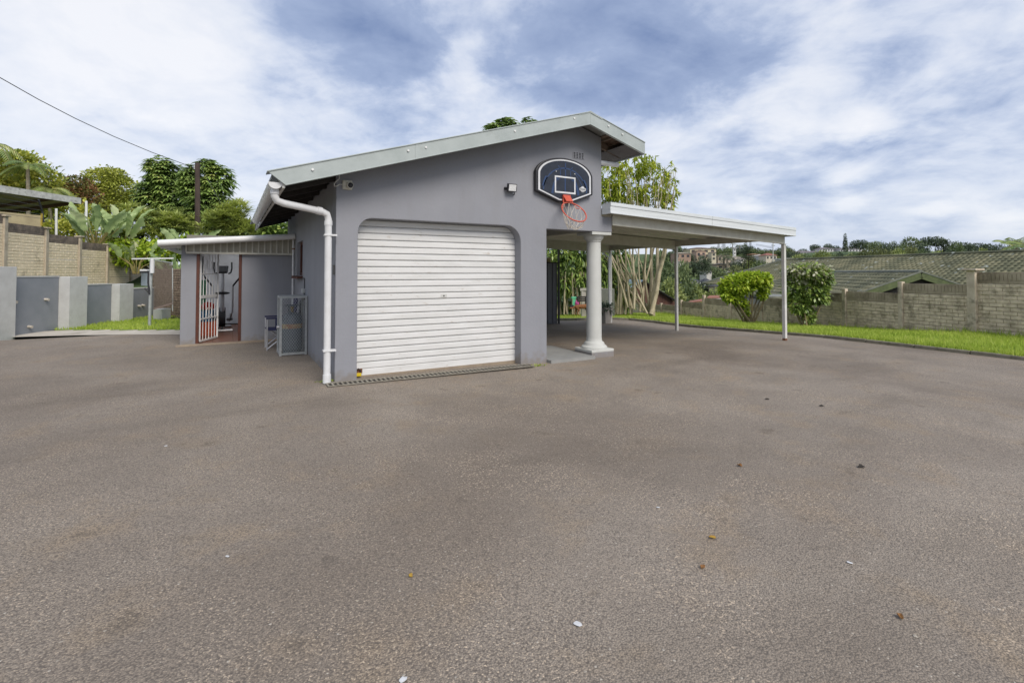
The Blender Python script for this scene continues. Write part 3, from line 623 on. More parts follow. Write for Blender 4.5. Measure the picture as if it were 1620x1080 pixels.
for x, z in ((3.50, 3.14), (3.885, 3.13)): M().tube([(x, -.0915, z), (x, -.1, z)], .008, 8).build('bolt', WHITE, bk)
th = math.radians(50); U0 = Vector((1, 0, 0)); D0 = Vector((0, -math.cos(th), -math.sin(th))); N0 = U0.cross(D0)
hc = Vector((3.70, -.11, 2.70)); rc = hc+D0*.33
M().obox(hc+Vector((-.075, .018, .055)), (.15, 0, 0), (0, -.035, 0), (0, 0, -.12)).build('bracket_plate', ORANGE, bk)
M().obox(hc+Vector((-.07, -.02, .03)), (.14, 0, 0), D0*.12, N0*.008).build('bracket', ORANGE, bk)
rim = M(); rim.tube([rc+U0*.225*math.cos(a)+D0*.225*math.sin(a) for a in np.linspace(0, 2*PI, 41)[:-1]], .0105, 8, closed=True)
rim.tube([hc+Vector((-.07, -.01, -.02)), hc+D0*.16+U0*-.13+Vector((0, 0, -.05)), rc+U0*-.2+D0*-.08], .008, 6); rim.tube([hc+Vector((.07, -.01, -.02)), hc+D0*.16+U0*.13+Vector((0, 0, -.05)), rc+U0*.2+D0*-.08], .008, 6)
rim.build('rim', ORANGE, bk, smooth=60)
net = M(); nn = 12
def netp(i, t):
    a = 2*PI*i/nn; top = rc+U0*.222*math.cos(a)+D0*.222*math.sin(a); low = rc+Vector((-.03, -.02, -.27))+Vector((.085*math.cos(a), .085*math.sin(a)*-1, .02*math.sin(a*3)))
    sag = .02*math.sin(t*9+i*2.1); return top.lerp(low, t)+Vector((sag, sag*.6, -.06*math.sin(t*PI)))
for i in range(nn):
    for dirn in (1, -1):
        net.tube([netp(i+dirn*t*1.5, t) for t in (0, .25, .5, .75, 1)], .0038, 5, cap=False)
net.tube([netp(i*.5, 1) for i in range(24)], .005, 5, closed=True)
net.build('net', NETM, bk)

# ------------------------------------------------------------------ carport
cp = thing('carport', (7.3, 3, 0), 'open white steel carport with a falling sheet roof beside the garage', 'carport')
zf = lambda u: 2.67-(u-4.55)*.0373     # top of fascia
def cbox(u0, u1, v0, v1, a, b, name, m, bev=.003):
    mm = M(); mm.hexa([(u0, v0, zf(u0)+a), (u1, v0, zf(u1)+a), (u1, v1, zf(u1)+a), (u0, v1, zf(u0)+a), (u0, v0, zf(u0)+b), (u1, v0, zf(u1)+b), (u1, v1, zf(u1)+b), (u0, v1, zf(u0)+b)])
    return mm.build(name, m, cp, bevel=bev)
FW_ = mat('carport_fascia_white', (.66, .69, .70), (.56, .59, .60), 2.5, .4, c3=(.40, .42, .42), s3=2, t3=(.62, .85), stretch=(.3, 1, 6))
ANG = [(4.553, 7.2), (7.205, 10.06)]
for a_, b_ in ANG:
    cbox(a_, b_, -.235, -.2, -.185, -.0, 'fascia', FW_)
    cbox(a_, b_, -.246, -.235, -.055, -.0, 'fascia_lip', FW_)
    cbox(a_, b_, -.243, -.235, -.185, -.165, 'fascia_lip', FW_)
    cbox(a_, b_, -.24, -.1, .001, .012, 'fascia_cap', FW_)
cbox(4.553, 4.6, -.2, -.002, -.185, -.0, 'end_fascia', FW_)
cbox(10.03, 10.06, -.2, 6.3, -.185, -.0, 'end_fascia', FW_)
cbox(4.79, 9.98, -.02, .03, -.36, -.10, 'front_beam', CREAM)
cbox(4.63, 9.98, 3.2, 3.25, -.36, -.10, 'middle_beam', CREAM)
cbox(4.63, 9.98, 6.05, 6.1, -.36, -.10, 'rear_beam', CREAM)
M().hexa([(9.94, .032, 2.20), (9.99, .032, 2.20), (9.99, 3.198, 2.20), (9.94, 3.198, 2.20), (9.94, .032, 2.36), (9.99, .032, 2.36), (9.99, 3.198, 2.36), (9.94, 3.198, 2.36)]).build('side_beam', CREAM, cp)
M().hexa([(9.94, 3.252, 2.20), (9.99, 3.252, 2.20), (9.99, 6.048, 2.20), (9.94, 6.048, 2.20), (9.94, 3.252, 2.36), (9.99, 3.252, 2.36), (9.99, 6.048, 2.36), (9.94, 6.048, 2.36)]).build('side_beam', CREAM, cp)
# ribbed sheets: narrow pans with upstands, running down the fall
pw = .60; v = -.195; kk = 0; pan = None
while v < 6.25:
    y0, y1 = v, v+pw-.002
    prf = [(0, -.070), (.512, -.070), (.520, -.122), (.588, -.122), (.596, -.070), (.596, -.062), (.584, -.114), (.524, -.114), (.516, -.062), (0, -.062)]
    if pan is None:
        m = M(); m.prism(prf, lambda y, o: (4.605, y, zf(4.605)+o), lambda y, o: (10.028, y, zf(10.028)+o)); ob = m.build('roof_pan', SHEET, cp); pan = ob.data; ob.location = (0, v, 0)
    else:
        ob = link('roof_pan', pan, cp); ob.location = (0, v, 0)
    v += pw; kk += 1
# porch ceiling continues over to the garage wall
pc = M(); pc.box(3.372, 4.33, .255, 6.2, 2.46, 2.48); pc.build('porch_ceiling', mat('porch_ceiling', (.42, .41, .37), None, 2, .6), gar)
for vv in (.9, 2.1, 3.3, 4.5): M().box(3.372, 4.328, vv, vv+.05, 2.36, 2.458).build('ceiling_beam', CREAM, gar)
for v_, rust in ((0.0, 1), (3.2, 0), (6.05, 0)):
    zb_ = float(g0(9.97, v_)); m = M(); t_ = 2.2 if v_ else zf(9.97)-.362; m.box(9.93, 10.005, v_-.03, v_+.045, zb_-.05 if not rust else zb_+.05, t_-.002); m.build('post', WHITEDIRTY, cp, bevel=.005)
    M().box(9.9, 10.03, v_-.05, v_+.07, t_-.001, t_+.006).build('cap_plate', WHITEDIRTY, cp)
    if rust:
        M().box(9.93, 10.005, v_-.03, v_+.045, zb_-.05, zb_+.049).build('post_foot', RUST, cp, bevel=.004, label='rust-eaten brown foot of the front right post')
pp = M(); pp.tube([(9.72, 6.1, 2.18), (9.72, 6.08, 2.08), (9.80, 6.05, 2.0), (9.85, 6.0, 1.95), (9.86, 5.98, -.2)], .035, 10); pp.build('downpipe', PVC, cp, smooth=50)

# ------------------------------------------------------------------ gym outbuilding
gy = thing('outbuilding', (-1, 4.89, 0), 'low grey outbuilding with an open barred door joined to the garage side', 'outbuilding')
GV = 4.89; GB = 9.2
m = M(); m.box(-2.06, -1.8, GV, GV+.2, -.3, 2.0); m.build('front_wall', GREY, gy, bevel=.006)
m = M(); m.box(-1.0, -.002, GV, GV+.2, -.3, 2.0); m.build('front_wall', GREY, gy, bevel=.006)
m = M(); m.box(-2.06, -1.9, GV+.202, 6.2, -.3, 1.95).box(-2.06, -1.9, 6.2, 9.0, -.3, .5).box(-2.06, -1.9, 9.0, GB, -.3, 1.95); m.build('side_wall', GREY, gy)  # wide gap in the hidden side wall, added to brighten the interior
m = M(); m.box(-2.06, .3, GB, GB+.15, -.3, 2.4); m.build('rear_wall', INT, gy)
m = M(); m.box(-1.9, -1.885, GV+.202, 6.15, .02, 1.95).box(-1.9, -1.885, 6.15, 9.05, .02, .5).box(-1.9, -1.885, 9.05, GB, .02, 1.95); m.build('inner_lining', INT, gy)
m = M(); m.box(.0-.02, -.003, GV+.2, GB, .02, 2.2); m.build('inner_lining', INT, gy)
m = M(); m.box(-1.885, -.02, GB-.02, GB-.001, .02, 2.3); m.build('inner_lining', INT, gy)
m = M(); m.box(-1.0, -.02, GV+.201, GV+.212, .02, 2.0); m.build('inner_lining', INT, gy)
# floor tiles laid one by one
M().box(-1.885, -.02, GV+.0, GB-.02, -.1, .010).build('floor_bed', mat('grout', (.1, .07, .05), None, 10, .9), gy)
tmesh = None
for i in range(5):
    for j in range(9):
        x0 = -1.88+.372*i; y0 = GV+.02+.44*j
        if tmesh is None:
            m = M(); m.box(0, .366, 0, .434, .0105, .02); ob = m.build('floor_tile', TILE, gy, bevel=0); tmesh = ob.data; ob.location = (x0, y0, 0)
        else: ob = link('floor_tile', tmesh, gy); ob.location = (x0, y0, 0)
for x0, x1 in ((-1.80, -1.745), (-1.055, -1.0)):
    M().box(x0+.001, x1-.001, GV-.012, GV+.12, .012, 1.9).build('door_frame', BROWNFR, gy, bevel=.004)
st = M(); st.hexa([(-2.12, GV-.16, -.05), (0.0, GV-.10, -.05), (0.0, GV-.002, -.05), (-2.12, GV-.002, -.05), (-2.12, GV-.16, .022), (0.0, GV-.10, .022), (0.0, GV-.002, .03), (-2.12, GV-.002, .03)]); st.build('door_step', TAN, gy, bevel=.01)
zr = lambda u: 2.065+(u+2.4)*.0885   # roof edge line (top)
def gbox(u0, u1, v0, v1, a, b, name, m, bev=.0):
    mm = M(); mm.hexa([(u0, v0, zr(u0)+a), (u1, v0, zr(u1)+a), (u1, v1, zr(u1)+a), (u0, v1, zr(u0)+a), (u0, v0, zr(u0)+b), (u1, v0, zr(u1)+b), (u1, v1, zr(u1)+b), (u0, v1, zr(u0)+b)])
    return mm.build(name, m, gy, bevel=bev)
e0, e1 = -2.41, -.02
rf_ = M(); rf_.tube([(e0, GV-.33, zr(e0)-.06), (e1, GV-.33, zr(e1)-.06)], .062, 16, cap=False); rf_.build('rolled_edge', WHITE, gy, smooth=50)
M().tube([(e1-.02, GV-.33, zr(e1)-.063), (e1-.1, GV-.33, zr(e1)-.07)], .058, 12).build('open_end_shade', BLACK, gy)  # black plug stands in for the shade inside the open roll
GR = mat('gym_roof', (.55, .56, .56), None, 3, .5)
gbox(e0, e1, GV-.33, 5.9, -.02, .0, 'roof_sheet', GR, 0); gbox(e0, -1.7, 5.902, GB+.3, -.02, .0, 'roof_sheet', GR, 0); gbox(-.3, e1, 5.902, GB+.3, -.02, .0, 'roof_sheet', GR, 0); gbox(-1.698, -.302, 8.9, GB+.3, -.02, .0, 'roof_sheet', GR, 0)
tm_ = bpy.data.materials.new('added_translucent_sheet'); tm_.use_nodes = True; tn_ = tm_.node_tree.nodes; tb_ = tn_.new('ShaderNodeBsdfTranslucent'); tb_.inputs[0].default_value = (.85, .86, .85, 1); tm_.node_tree.links.new(tb_.outputs[0], tn_['Material Output'].inputs[0])
gbox(-1.698, -.302, 5.902, 8.898, -.018, -.010, 'added_daylight_pane', tm_, 0)  # unseen roof pane, added to let daylight into the dark room
gbox(e0, e0+.03, GV-.26, GB+.3, -.12, -.021, 'side_gutter', WHITE, 0)
gbox(e0+.03, -2.06, GV-.2, GV-.16, -.16, -.1, 'roof_brace', WHITEDIRTY, 0)
cm1 = mat('pale_cladding', (.40, .38, .31), (.31, .29, .24), 6, .7)
u_ = -1.955; i = 0
while u_ < -.06:
    wdt = .115
    m = M(); m.hexa([(u_, GV-.06, 1.86), (u_+wdt-.012, GV-.06, 1.86), (u_+wdt-.012, GV-.03, 1.86), (u_, GV-.03, 1.86), (u_, GV-.06, zr(u_)-.03), (u_+wdt-.012, GV-.06, zr(u_+wdt)-.03), (u_+wdt-.012, GV-.03, zr(u_+wdt)-.03), (u_, GV-.03, zr(u_)-.03)]); m.build('cladding_strip', cm1, gy)
    m = M(); m.box(u_+wdt-.020, u_+wdt+.008, GV-.078, GV-.061, 1.86, zr(u_)-.03); m.build('cladding_batten', CREAM, gy)
    u_ += wdt; i += 1
M().box(-1.97, -.005, GV-.028, GV-.003, 1.84, 2.2).build('cladding_backing', mat('dark_backing_board', (.2, .19, .16), None, 5, .8), gy)  # backing board, darker in colour than the strips before it
M().box(-1.975, -.012, GV-.085, GV-.03, 1.825, 1.862).build('cladding_trim', CREAM, gy)
M().box(-1.99, -1.96, GV-.08, GV-.03, 1.863, zr(-1.97)-.03).build('cladding_trim', CREAM, gy)
# security gate standing open into the room
gt = thing('security_gate', (-1.74, 5.02, 0), 'white barred security gate standing open inside the outbuilding doorway', 'gate')
ga = Vector((-1.735, 5.02, 0)); gb_ = Vector((-1.44, 5.72, 0)); gd = (gb_-ga).normalized(); gl = (gb_-ga).length
for t_ in (0, gl): M().bar(ga+gd*t_+ZZ*.05, ga+gd*t_+ZZ*1.88, .032, .032).build('gate_stile', WHITE, gt)
for z_, h_ in ((.055, .035), (.50, .022), (.95, .06), (1.42, .02), (1.865, .03)): M().bar(ga+gd*.017+ZZ*z_, ga+gd*(gl-.017)+ZZ*z_, .024, h_).build('gate_rail', WHITE, gt)
for i in range(1, 6):
    p = ga+gd*(gl*i/6)
    for za, zb2 in ((.073, .488), (.512, .919), (.981, 1.409), (1.431, 1.849)): M().bar(p+ZZ*za, p+ZZ*zb2, .013, .013).build('gate_bar', WHITE, gt)
for zc_ in (.62, 1.6):
    for s_ in (-1, 1):
        p = ga+gd*(gl*.5); M().tube([p+gd*s_*.055*math.cos(a)*1+ZZ*(zc_+.09*math.sin(a))+gd*s_*.05 for a in np.linspace(-1.6, 1.6, 9)], .005, 5).build('gate_scroll', WHITE, gt)
M().box(-1.50, -1.44, 5.66, 5.70, .9, 1.02).build('gate_lock', DSTEEL, gt)
# elliptical trainer
el = thing('elliptical_trainer', (-1.3, 7.3, .02), 'black and silver elliptical exercise machine inside the outbuilding', 'exercise machine')
SILV = mat('silver_tube', (.5, .5, .52), None, 10, .35, metal=.4)
ex, ey = -1.36, 7.25
M().tube([(ex-.22, ey-.25, .05), (ex+.22, ey-.25, .05)], .03, 8).build('base_foot', SILV, el)
M().tube([(ex-.2, ey+.9, .05), (ex+.2, ey+.9, .05)], .03, 8).build('base_foot', SILV, el)
M().tube([(ex, ey-.25, .06), (ex, ey+.9, .06)], .025, 8).build('base_rail', DSTEEL, el)
M().prism([(ey+.05+.24*math.cos(a), .36+.24*math.sin(a)) for a in np.linspace(0, 2*PI, 25)[:-1]], lambda a, b: (ex-.07, a, b), lambda a, b: (ex+.07, a, b)).build('flywheel_housing', BLACK, el, bevel=.02)
M().tube([(ex-.075, ey+.05, .4), (ex-.09, ey+.05, .4)], .09, 14).build('crank_disc', SILV, el)
M().tube([(ex, ey-.1, .5), (ex, ey-.12, 1.05), (ex, ey-.1, 1.45)], [.05, .04, .03], 10).build('centre_column', SILV, el)
M().hexa([(ex-.1, ey-.2, 1.45), (ex+.1, ey-.2, 1.45), (ex+.1, ey-.12, 1.42), (ex-.1, ey-.12, 1.42), (ex-.12, ey-.13, 1.62), (ex+.12, ey-.13, 1.62), (ex+.12, ey-.06, 1.6), (ex-.12, ey-.06, 1.6)]).build('console', BLACK, el, bevel=.02)
M().prism([(ex+.16*math.cos(a), .95+.035*math.sin(a)) for a in np.linspace(0, 2*PI, 13)[:-1]], lambda a, b: (a, ey-.22, b), lambda a, b: (a, ey-.12, b)).build('seat_pad', BLACK, el, bevel=.01)
for s_ in (-1, 1):
    M().tube([(ex+s_*.12, ey-.1, 1.42), (ex+s_*.17, ey-.13, 1.45), (ex+s_*.19, ey-.15, 1.55), (ex+s_*.185, ey-.18, 1.7)], .018, 8).build('fixed_grip', BLACK, el)
    M().tube([(ex+s_*.22, ey+.0, .45), (ex+s_*.22, ey-.02, .95), (ex+s_*.22, ey-.05, 1.12)], .02, 8).build('swing_arm', SILV, el)
    M().tube([(ex+s_*.22, ey-.05, 1.12), (ex+s_*.40, ey-.16, 1.38), (ex+s_*.41, ey-.2, 1.55), (ex+s_*.41, ey-.22, 1.83)], .021, 8).build('swing_arm_grip', BLACK, el)
    M().tube([(ex+s_*.2, ey+.0, .45), (ex+s_*.16, ey+.35, .22), (ex+s_*.12, ey+.75, .2)], .02, 8).build('pedal_arm', SILV, el)
    M().box(ex+s_*.16-.07, ex+s_*.16+.07, ey+.1, ey+.42, .26, .30).build('foot_pedal', BLACK, el, bevel=.012)
# items on the left of the room
cr_ = thing('storage_crate', (-1.7, 6.4, .02), 'orange plastic storage crate behind the barred gate', 'crate')
OR2 = mat('orange_plastic', (.62, .11, .03), None, 6, .5)
m = M(); m.box(-1.84, -1.46, 6.3, 6.65, .021, .05); m.build('crate_bottom', OR2, cr_)
for (a0, a1, b0, b1) in ((-1.84, -1.46, 6.3, 6.32), (-1.84, -1.46, 6.63, 6.65), (-1.84, -1.82, 6.32, 6.63), (-1.48, -1.46, 6.32, 6.63)): M().box(a0, a1, b0, b1, .051, .33).build('crate_side', OR2, cr_)
cb = thing('blue_tub', (-1.7, 6.47, .33), 'small light blue plastic tub stacked on the orange crate', 'tub')
M().lathe([(.12, 0), (.145, .24), (.15, .25), (.14, .25), (.12, .02)], (-1.66, 6.47, .331), 16).build('tub_body', mat('light_blue_plastic', (.07, .22, .42), None, 6, .4), cb, smooth=40)
cb2 = thing('red_bag', (-1.65, 6.48, .58), 'crumpled red cloth bag lying over the blue tub', 'bag')
M().lathe([(.06, 0), (.14, .03), (.15, .1), (.1, .16), (.03, .19)], (-1.64, 6.48, .585), 12).build('bag_body', mat('red_fabric', (.35, .03, .02), None, 6, .8), cb2, smooth=60)
mt_ = thing('rolled_mat', (-1.78, 6.9, .02), 'rolled green exercise mat standing against the outbuilding inner wall', 'exercise mat')
M().lathe([(.07, 0), (.07, 1.25), (.02, 1.25)], (-1.76, 6.85, .021), 14).build('mat_roll', mat('green_foam', (.03, .22, .10), None, 6, .8), mt_, smooth=40)
bn = thing('weight_bench', (-.6, 7.2, .02), 'red padded weight bench against the right inner wall', 'bench')
RED = mat('red_vinyl', (.30, .02, .015), None, 6, .4)
M().box(-.93, -.6, 6.5, 7.6, .44, .52).build('bench_pad', RED, bn, bevel=.02)
M().hexa([(-.93, 7.62, .5), (-.6, 7.62, .5), (-.6, 7.7, .5), (-.93, 7.7, .5), (-.93, 7.9, .75), (-.6, 7.9, .75), (-.6, 7.98, .73), (-.93, 7.98, .73)]).build('back_pad', RED, bn, bevel=.02)
for x_, y_ in ((-.88, 6.6), (-.65, 6.6), (-.88, 7.5), (-.65, 7.5)): M().bar((x_, y_, .021), (x_, y_, .438), .04, .04).build('leg', RED, bn)
# thin pipes at the corner
pi_ = thing('conduit_pipe', (-.03, 4.7, 0), 'thin white vertical pipe in the corner between garage and outbuilding', 'pipe')
M().tube([(-.035, 4.72, .1), (-.035, 4.72, 2.2)], .02, 8).build('pipe_run', PVC, pi_)
for z_ in (.7, 1.36, 1.95): M().box(-.06, -.001, 4.69, 4.75, z_, z_+.02).build('pipe_clip', RUST, pi_)
pi2 = thing('gas_line', (0, 3.2, 1.2), 'thin dark gas line bent down the side wall to the caged cylinders', 'gas pipe')
M().tube([(-.012, 3.45, 1.33), (-.012, 3.1, 1.345), (-.012, 3.02, 1.33), (-.012, 3.02, 1.06), (-.04, 2.98, 1.0), (-.10, 2.95, .98)], .008, 6).build('pipe_run', DSTEEL, pi2)
M().box(-.06, -.001, 2.97, 3.07, 1.07, 1.15).build('regulator', PILLAR, pi2, bevel=.01)

# ------------------------------------------------------------------ gas cage and cylinders
cg = thing('gas_cage', (-.24, 2.85, 0), 'galvanised mesh cage holding gas cylinders against the side wall', 'cage')
X0, X1, Y0, Y1, H = -.44, -.03, 2.6, 3.1, 1.035
for x_, y_ in ((X0, Y0), (X1, Y0), (X0, Y1), (X1, Y1)): M().box(x_-.018, x_+.018, y_-.018, y_+.018, .0, H).build('corner_post', STEEL, cg)
for z_ in (.03, H-.02):
    for y_ in (Y0, Y1): M().box(X0+.0185, X1-.0185, y_-.017, y_+.017, z_-.018, z_+.018).build('cage_rail', STEEL, cg)
    for x_ in (X0, X1): M().box(x_-.017, x_+.017, Y0+.0185, Y1-.0185, z_-.018, z_+.018).build('cage_rail', STEEL, cg)
M().box(X0, X1, Y0+.019, Y1-.019, H-.001, H+.004).build('cage_lid', STEEL, cg)
def diamonds(m, o, ax, az, wd, ht, dx=.042, dz=.062, t=.0018):
    o = Vector(o); ax = Vector(ax); az = Vector(az); nx = int(wd/dx)+1; nz = int(ht/dz)+1; nrm_ = ax.cross(az)
    for sgn in (1, -1):
        k = -nz
        while k < nx+nz:
            # line x = k*dx + sgn*z*dx/dz , clip to rect
            pts = []
            for z in (0, ht):
                x = k*dx+sgn*z*dx/dz; pts.append((x, z))
            (xa, za), (xb, zb3) = pts
            def clip(xl):
                return za+(xl-xa)*(zb3-za)/(xb-xa)
            A = [xa, za]; B = [xb, zb3]
            for P_ in (A, B):
                if P_[0] < 0: P_[1] = clip(0); P_[0] = 0
                if P_[0] > wd: P_[1] = clip(wd); P_[0] = wd
            if abs(A[0]-B[0]) > .01: m.bar(o+ax*A[0]+az*A[1]+nrm_*sgn*.0018, o+ax*B[0]+az*B[1]+nrm_*sgn*.0018, t*2.3, t*.8, up=nrm_)
            k += 1
m = M(); diamonds(m, (X0+.02, Y0-.005, .05), (1, 0, 0), (0, 0, 1), X1-X0-.04, H-.09); m.build('front_mesh', STEEL, cg, kind='stuff')
m = M(); diamonds(m, (X0, Y0+.02, .05), (0, 1, 0), (0, 0, 1), Y1-Y0-.04, H-.09); m.build('side_mesh', STEEL, cg, kind='stuff')
M().tube([(X0-.02, Y0+.05, .5), (X0-.06, Y0+.05, .5)], .03, 12).build('cage_lock', SILV, cg)
gm = mat('cylinder_grey', (.14, .165, .19), (.11, .13, .15), 6, .45)
for (x_, y_, lab) in ((-.235, 2.80, 'grey gas cylinder nearest the front mesh of the cage'),):
    gc = thing('gas_cylinder', (x_, y_, .0), lab, 'gas cylinder')
    M().lathe([(.15, .0), (.15, .07), (.17, .09), (.17, .62), (.15, .68), (.09, .73), (.03, .745)], (x_, y_, .0), 24).build('cylinder_body', gm, gc, smooth=40)
    M().tube([(x_+.12*math.cos(a), y_+.12*math.sin(a), .86) for a in np.linspace(0, 2*PI, 17)[:-1]], .012, 6, closed=True).build('collar_ring', gm, gc)
    for a in (0, 2.1, 4.2): M().tube([(x_+.12*math.cos(a), y_+.12*math.sin(a), .86), (x_+.11*math.cos(a), y_+.11*math.sin(a), .69)], .01, 6).build('collar_strut', gm, gc)
    M().lathe([(.02, .745), (.025, .80), (.035, .82), (.03, .84)], (x_, y_, .0), 10).build('valve', mat('brass', (.35, .24, .08), None, 6, .4, metal=.5), gc)
    M().lathe([(.1715, .46), (.1715, .54)], (x_, y_, 0), 24).build('paper_label', mat('cream_label', (.5, .45, .25), (.3, .1, .06), 20, .6), gc, smooth=40)
# camping chair
ch = thing('camping_chair', (-.4, 3.6, 0), 'folding camping chair with navy fabric and silver legs behind the gas cage', 'chair')
xa, xb, ya, yb = -.60, -.14, 3.38, 3.85
AL = mat('aluminium_tube', (.6, .6, .62), None, 12, .3, metal=.5)
for (x_, y_) in ((xa, ya), (xb, ya), (xa, yb), (xb, yb)): M().tube([(x_, y_, .0), (x_, y_, .58)], .014, 8).build('leg', AL, ch)
for y_ in (ya, yb):
    M().tube([(xa, y_-.015, .03), (xb, y_-.015, .40)], .010, 6).build('brace', AL, ch); M().tube([(xa, y_+.015, .40), (xb, y_+.015, .03)], .010, 6).build('brace', AL, ch)
M().hexa([(xa-.01, ya, .37), (xb, ya, .36), (xb, yb, .36), (xa-.01, yb, .37), (xa-.01, ya, .395), (xb, ya, .38), (xb, yb, .38), (xa-.01, yb, .395)]).build('seat', NAVY, ch, bevel=.008)
for y_ in (ya, yb): M().box(xa-.02, xb+.02, y_-.035, y_+.035, .585, .61).build('armrest', NAVY, ch, bevel=.008)
M().hexa([(xb-.02, ya, .42), (xb+.01, ya, .42), (xb+.01, yb, .42), (xb-.02, yb, .42), (xb+.04, ya, .95), (xb+.07, ya, .95), (xb+.07, yb, .95), (xb+.04, yb, .95)]).build('backrest', NAVY, ch, bevel=.008)
M().box(-.47, -.37, ya-.045, ya-.036, .40, .585).build('side_pocket', NAVY, ch, bevel=.003)

# ------------------------------------------------------------------ grey wall with pillars at left
def Lw(n, off=0.): return cw(-11.43-.166*n+off, 11.3+2.03*n)
LWD = (Lw(1)-Lw(0)).normalized(); LWN = Vector((LWD.y, -LWD.x, 0))   # towards the drive
gw = thing('retaining_wall', Lw(1), 'slate grey retaining wall stepping down between pale pillars at the left', 'wall')
def wseg(n0, n1, z1, off, th_, name, m, z0=-.2, bev=.006):
    a = Lw(n0)+LWN*off; b = Lw(n1)+LWN*off; t_ = LWN*th_
    mm = M(); mm.hexa([a+ZZ*z0, b+ZZ*z0, b-t_+ZZ*z0, a-t_+ZZ*z0, a+ZZ*z1, b+ZZ*z1, b-t_+ZZ*z1, a-t_+ZZ*z1]); return mm.build(name, m, gw, bevel=bev)
wseg(.002, .70, 1.335, 0, .16, 'wall_panel', PANEL); wseg(1.004, 1.62, 1.10, 0, .16, 'wall_panel', PANEL); wseg(1.924, 2.6, .935, 0, .16, 'wall_panel', PANEL)
wseg(-.9, -.302, 1.5, 0, .16, 'wall_panel', PANEL)
wseg(-.30, 0, 1.58, .20, .40, 'pillar', PILLAR); wseg(.704, 1.0, 1.345, .25, .45, 'pillar', PILLAR); wseg(1.624, 1.92, 1.11, .22, .42, 'pillar', PILLAR)
for (n0, n1, zt) in ((.002, .70, 1.335), (1.004, 1.62, 1.10), (1.924, 2.6, .935)): 
    a = Lw(n0)+LWN*.012; b = Lw(n1)+LWN*.012; t_ = LWN*.185
    M().hexa([a+ZZ*(zt+.001), b+ZZ*(zt+.001), b-t_+ZZ*(zt+.001), a-t_+ZZ*(zt+.001), a+ZZ*(zt+.03), b+ZZ*(zt+.03), b-t_+ZZ*(zt+.03), a-t_+ZZ*(zt+.03)]).build('coping', PILLAR, gw)
for (n_, z_) in ((.075, .78), (.50, .79), (.28, .17), (2.2, .40), (2.29, .41)):
    p = Lw(n_)+ZZ*z_; M().tube([p-LWN*.02, p+LWN*.09-ZZ*.01], .032, 12).build('weep_pipe', mat('dirty_pvc', (.55, .5, .42), None, 20, .6), gw, smooth=50)

# ------------------------------------------------------------------ precast walls
BRK = {}
def brick_mesh(m, wd, h, key):
    if key in BRK: return BRK[key]
    b = M(); e = .007; b.add([(0, 0, 0), (wd, 0, 0), (wd, 0, h), (0, 0, h), (e, -.012, e), (wd-e, -.012, e), (wd-e, -.012, h-e), (e, -.012, h-e)], [(0, 1, 5, 4), (1, 2, 6, 5), (2, 3, 7, 6), (3, 0, 4, 7), (4, 5, 6, 7)])
    me = bpy.data.meshes.new('brick'); me.from_pydata(b.v, [], b.f); me.materials.append(m); BRK[key] = me; return me
def precast(root, p0, p1, z0, ztop, matp, matb, mattop, single, flip=False):
    """one bay of moulded panels between posts p0,p1; the brick faces look to the -Y side of the local frame"""
    d = (p1-p0); ln = d.length; d.normalize()
    if flip: p0, d = p1, -d
    ang = math.atan2(d.y, d.x); nn_ = Vector((d.y, -d.x, 0))  # facing side
    ph = .30; n = max(1, int(math.ceil((ztop-z0-.02)/ph))); zt = ztop
    for k in range(n):
        za = zt-ph*(k+1); zb4 = zt-ph*k-.006
        a = p0+d*.06; b = p0+d*(ln-.06)
        mm = M(); t_ = nn_*.045
        mm.hexa([a+ZZ*za, b+ZZ*za, b-t_+ZZ*za, a-t_+ZZ*za, a+ZZ*zb4, b+ZZ*zb4, b-t_+ZZ*zb4, a-t_+ZZ*zb4])
        pan_ = mm.build('panel', matp if k else mattop, root, fixn=True)
        L_ = ln-.13
        if k == 0:
            jm = M(); q = int(L_/.085); wv = L_/q
            for i in range(q):
                o_ = a+d*(i*wv+.004)+ZZ*(za+.09); jm.obox(o_+nn_*.001, d*(wv-.012), nn_*.012, ZZ*(.17+rnd.uniform(-.015, .015)))
            q = int(L_/.3); wv = L_/q
            for i in range(q): jm.obox(a+d*(i*wv+.004)+ZZ*(za+.005)+nn_*.001, d*(wv-.014), nn_*.011, ZZ*.075)
            jb = jm.build('soldier_bricks', mattop, pan_, kind='stuff'); jb.matrix_parent_inverse = Matrix.Identity(4)
            fixp(jb, pan_)
        else:
            rows = 3; rh = (zb4-za)/rows; jm = M()
            for r_ in range(rows):
                q = int(round(L_/.31)); wv = L_/q; off = (wv/2 if (r_+k) % 2 else 0)
                xs = [0]+[off+wv*i for i in range(q+1)] if off else [wv*i for i in range(q+1)]
                xs = sorted(set([round(min(x, L_), 4) for x in xs]))
                for xa_, xb_ in zip(xs, xs[1:]):
                    if xb_-xa_ < .05: continue
                    o_ = a+d*(xa_+.004)+ZZ*(za+rh*r_+.003)
                    if single:
                        me = brick_mesh(matb, round(xb_-xa_-.008, 3), round(rh-.007, 3), (matb.name, round(xb_-xa_-.008, 3), round(rh-.007, 3)))
                        ob = bpy.data.objects.new('brick', me); COL.objects.link(ob); ob.location = o_+nn_*rnd.uniform(.0005, .004); ob.rotation_euler = (0, 0, ang); ob.parent = pan_; fixp(ob, pan_)
                    else: jm.obox(o_+nn_*.001, d*(xb_-xa_-.01), nn_*.011, ZZ*(rh-.009))
            if not single and jm.v:
                jb = jm.build('brick_relief', matb, pan_, kind='stuff'); jb.parent = pan_; fixp(jb, pan_)
def fixp(o, pan_):
    o.parent = pan_; o.matrix_parent_inverse = Matrix.Identity(4)
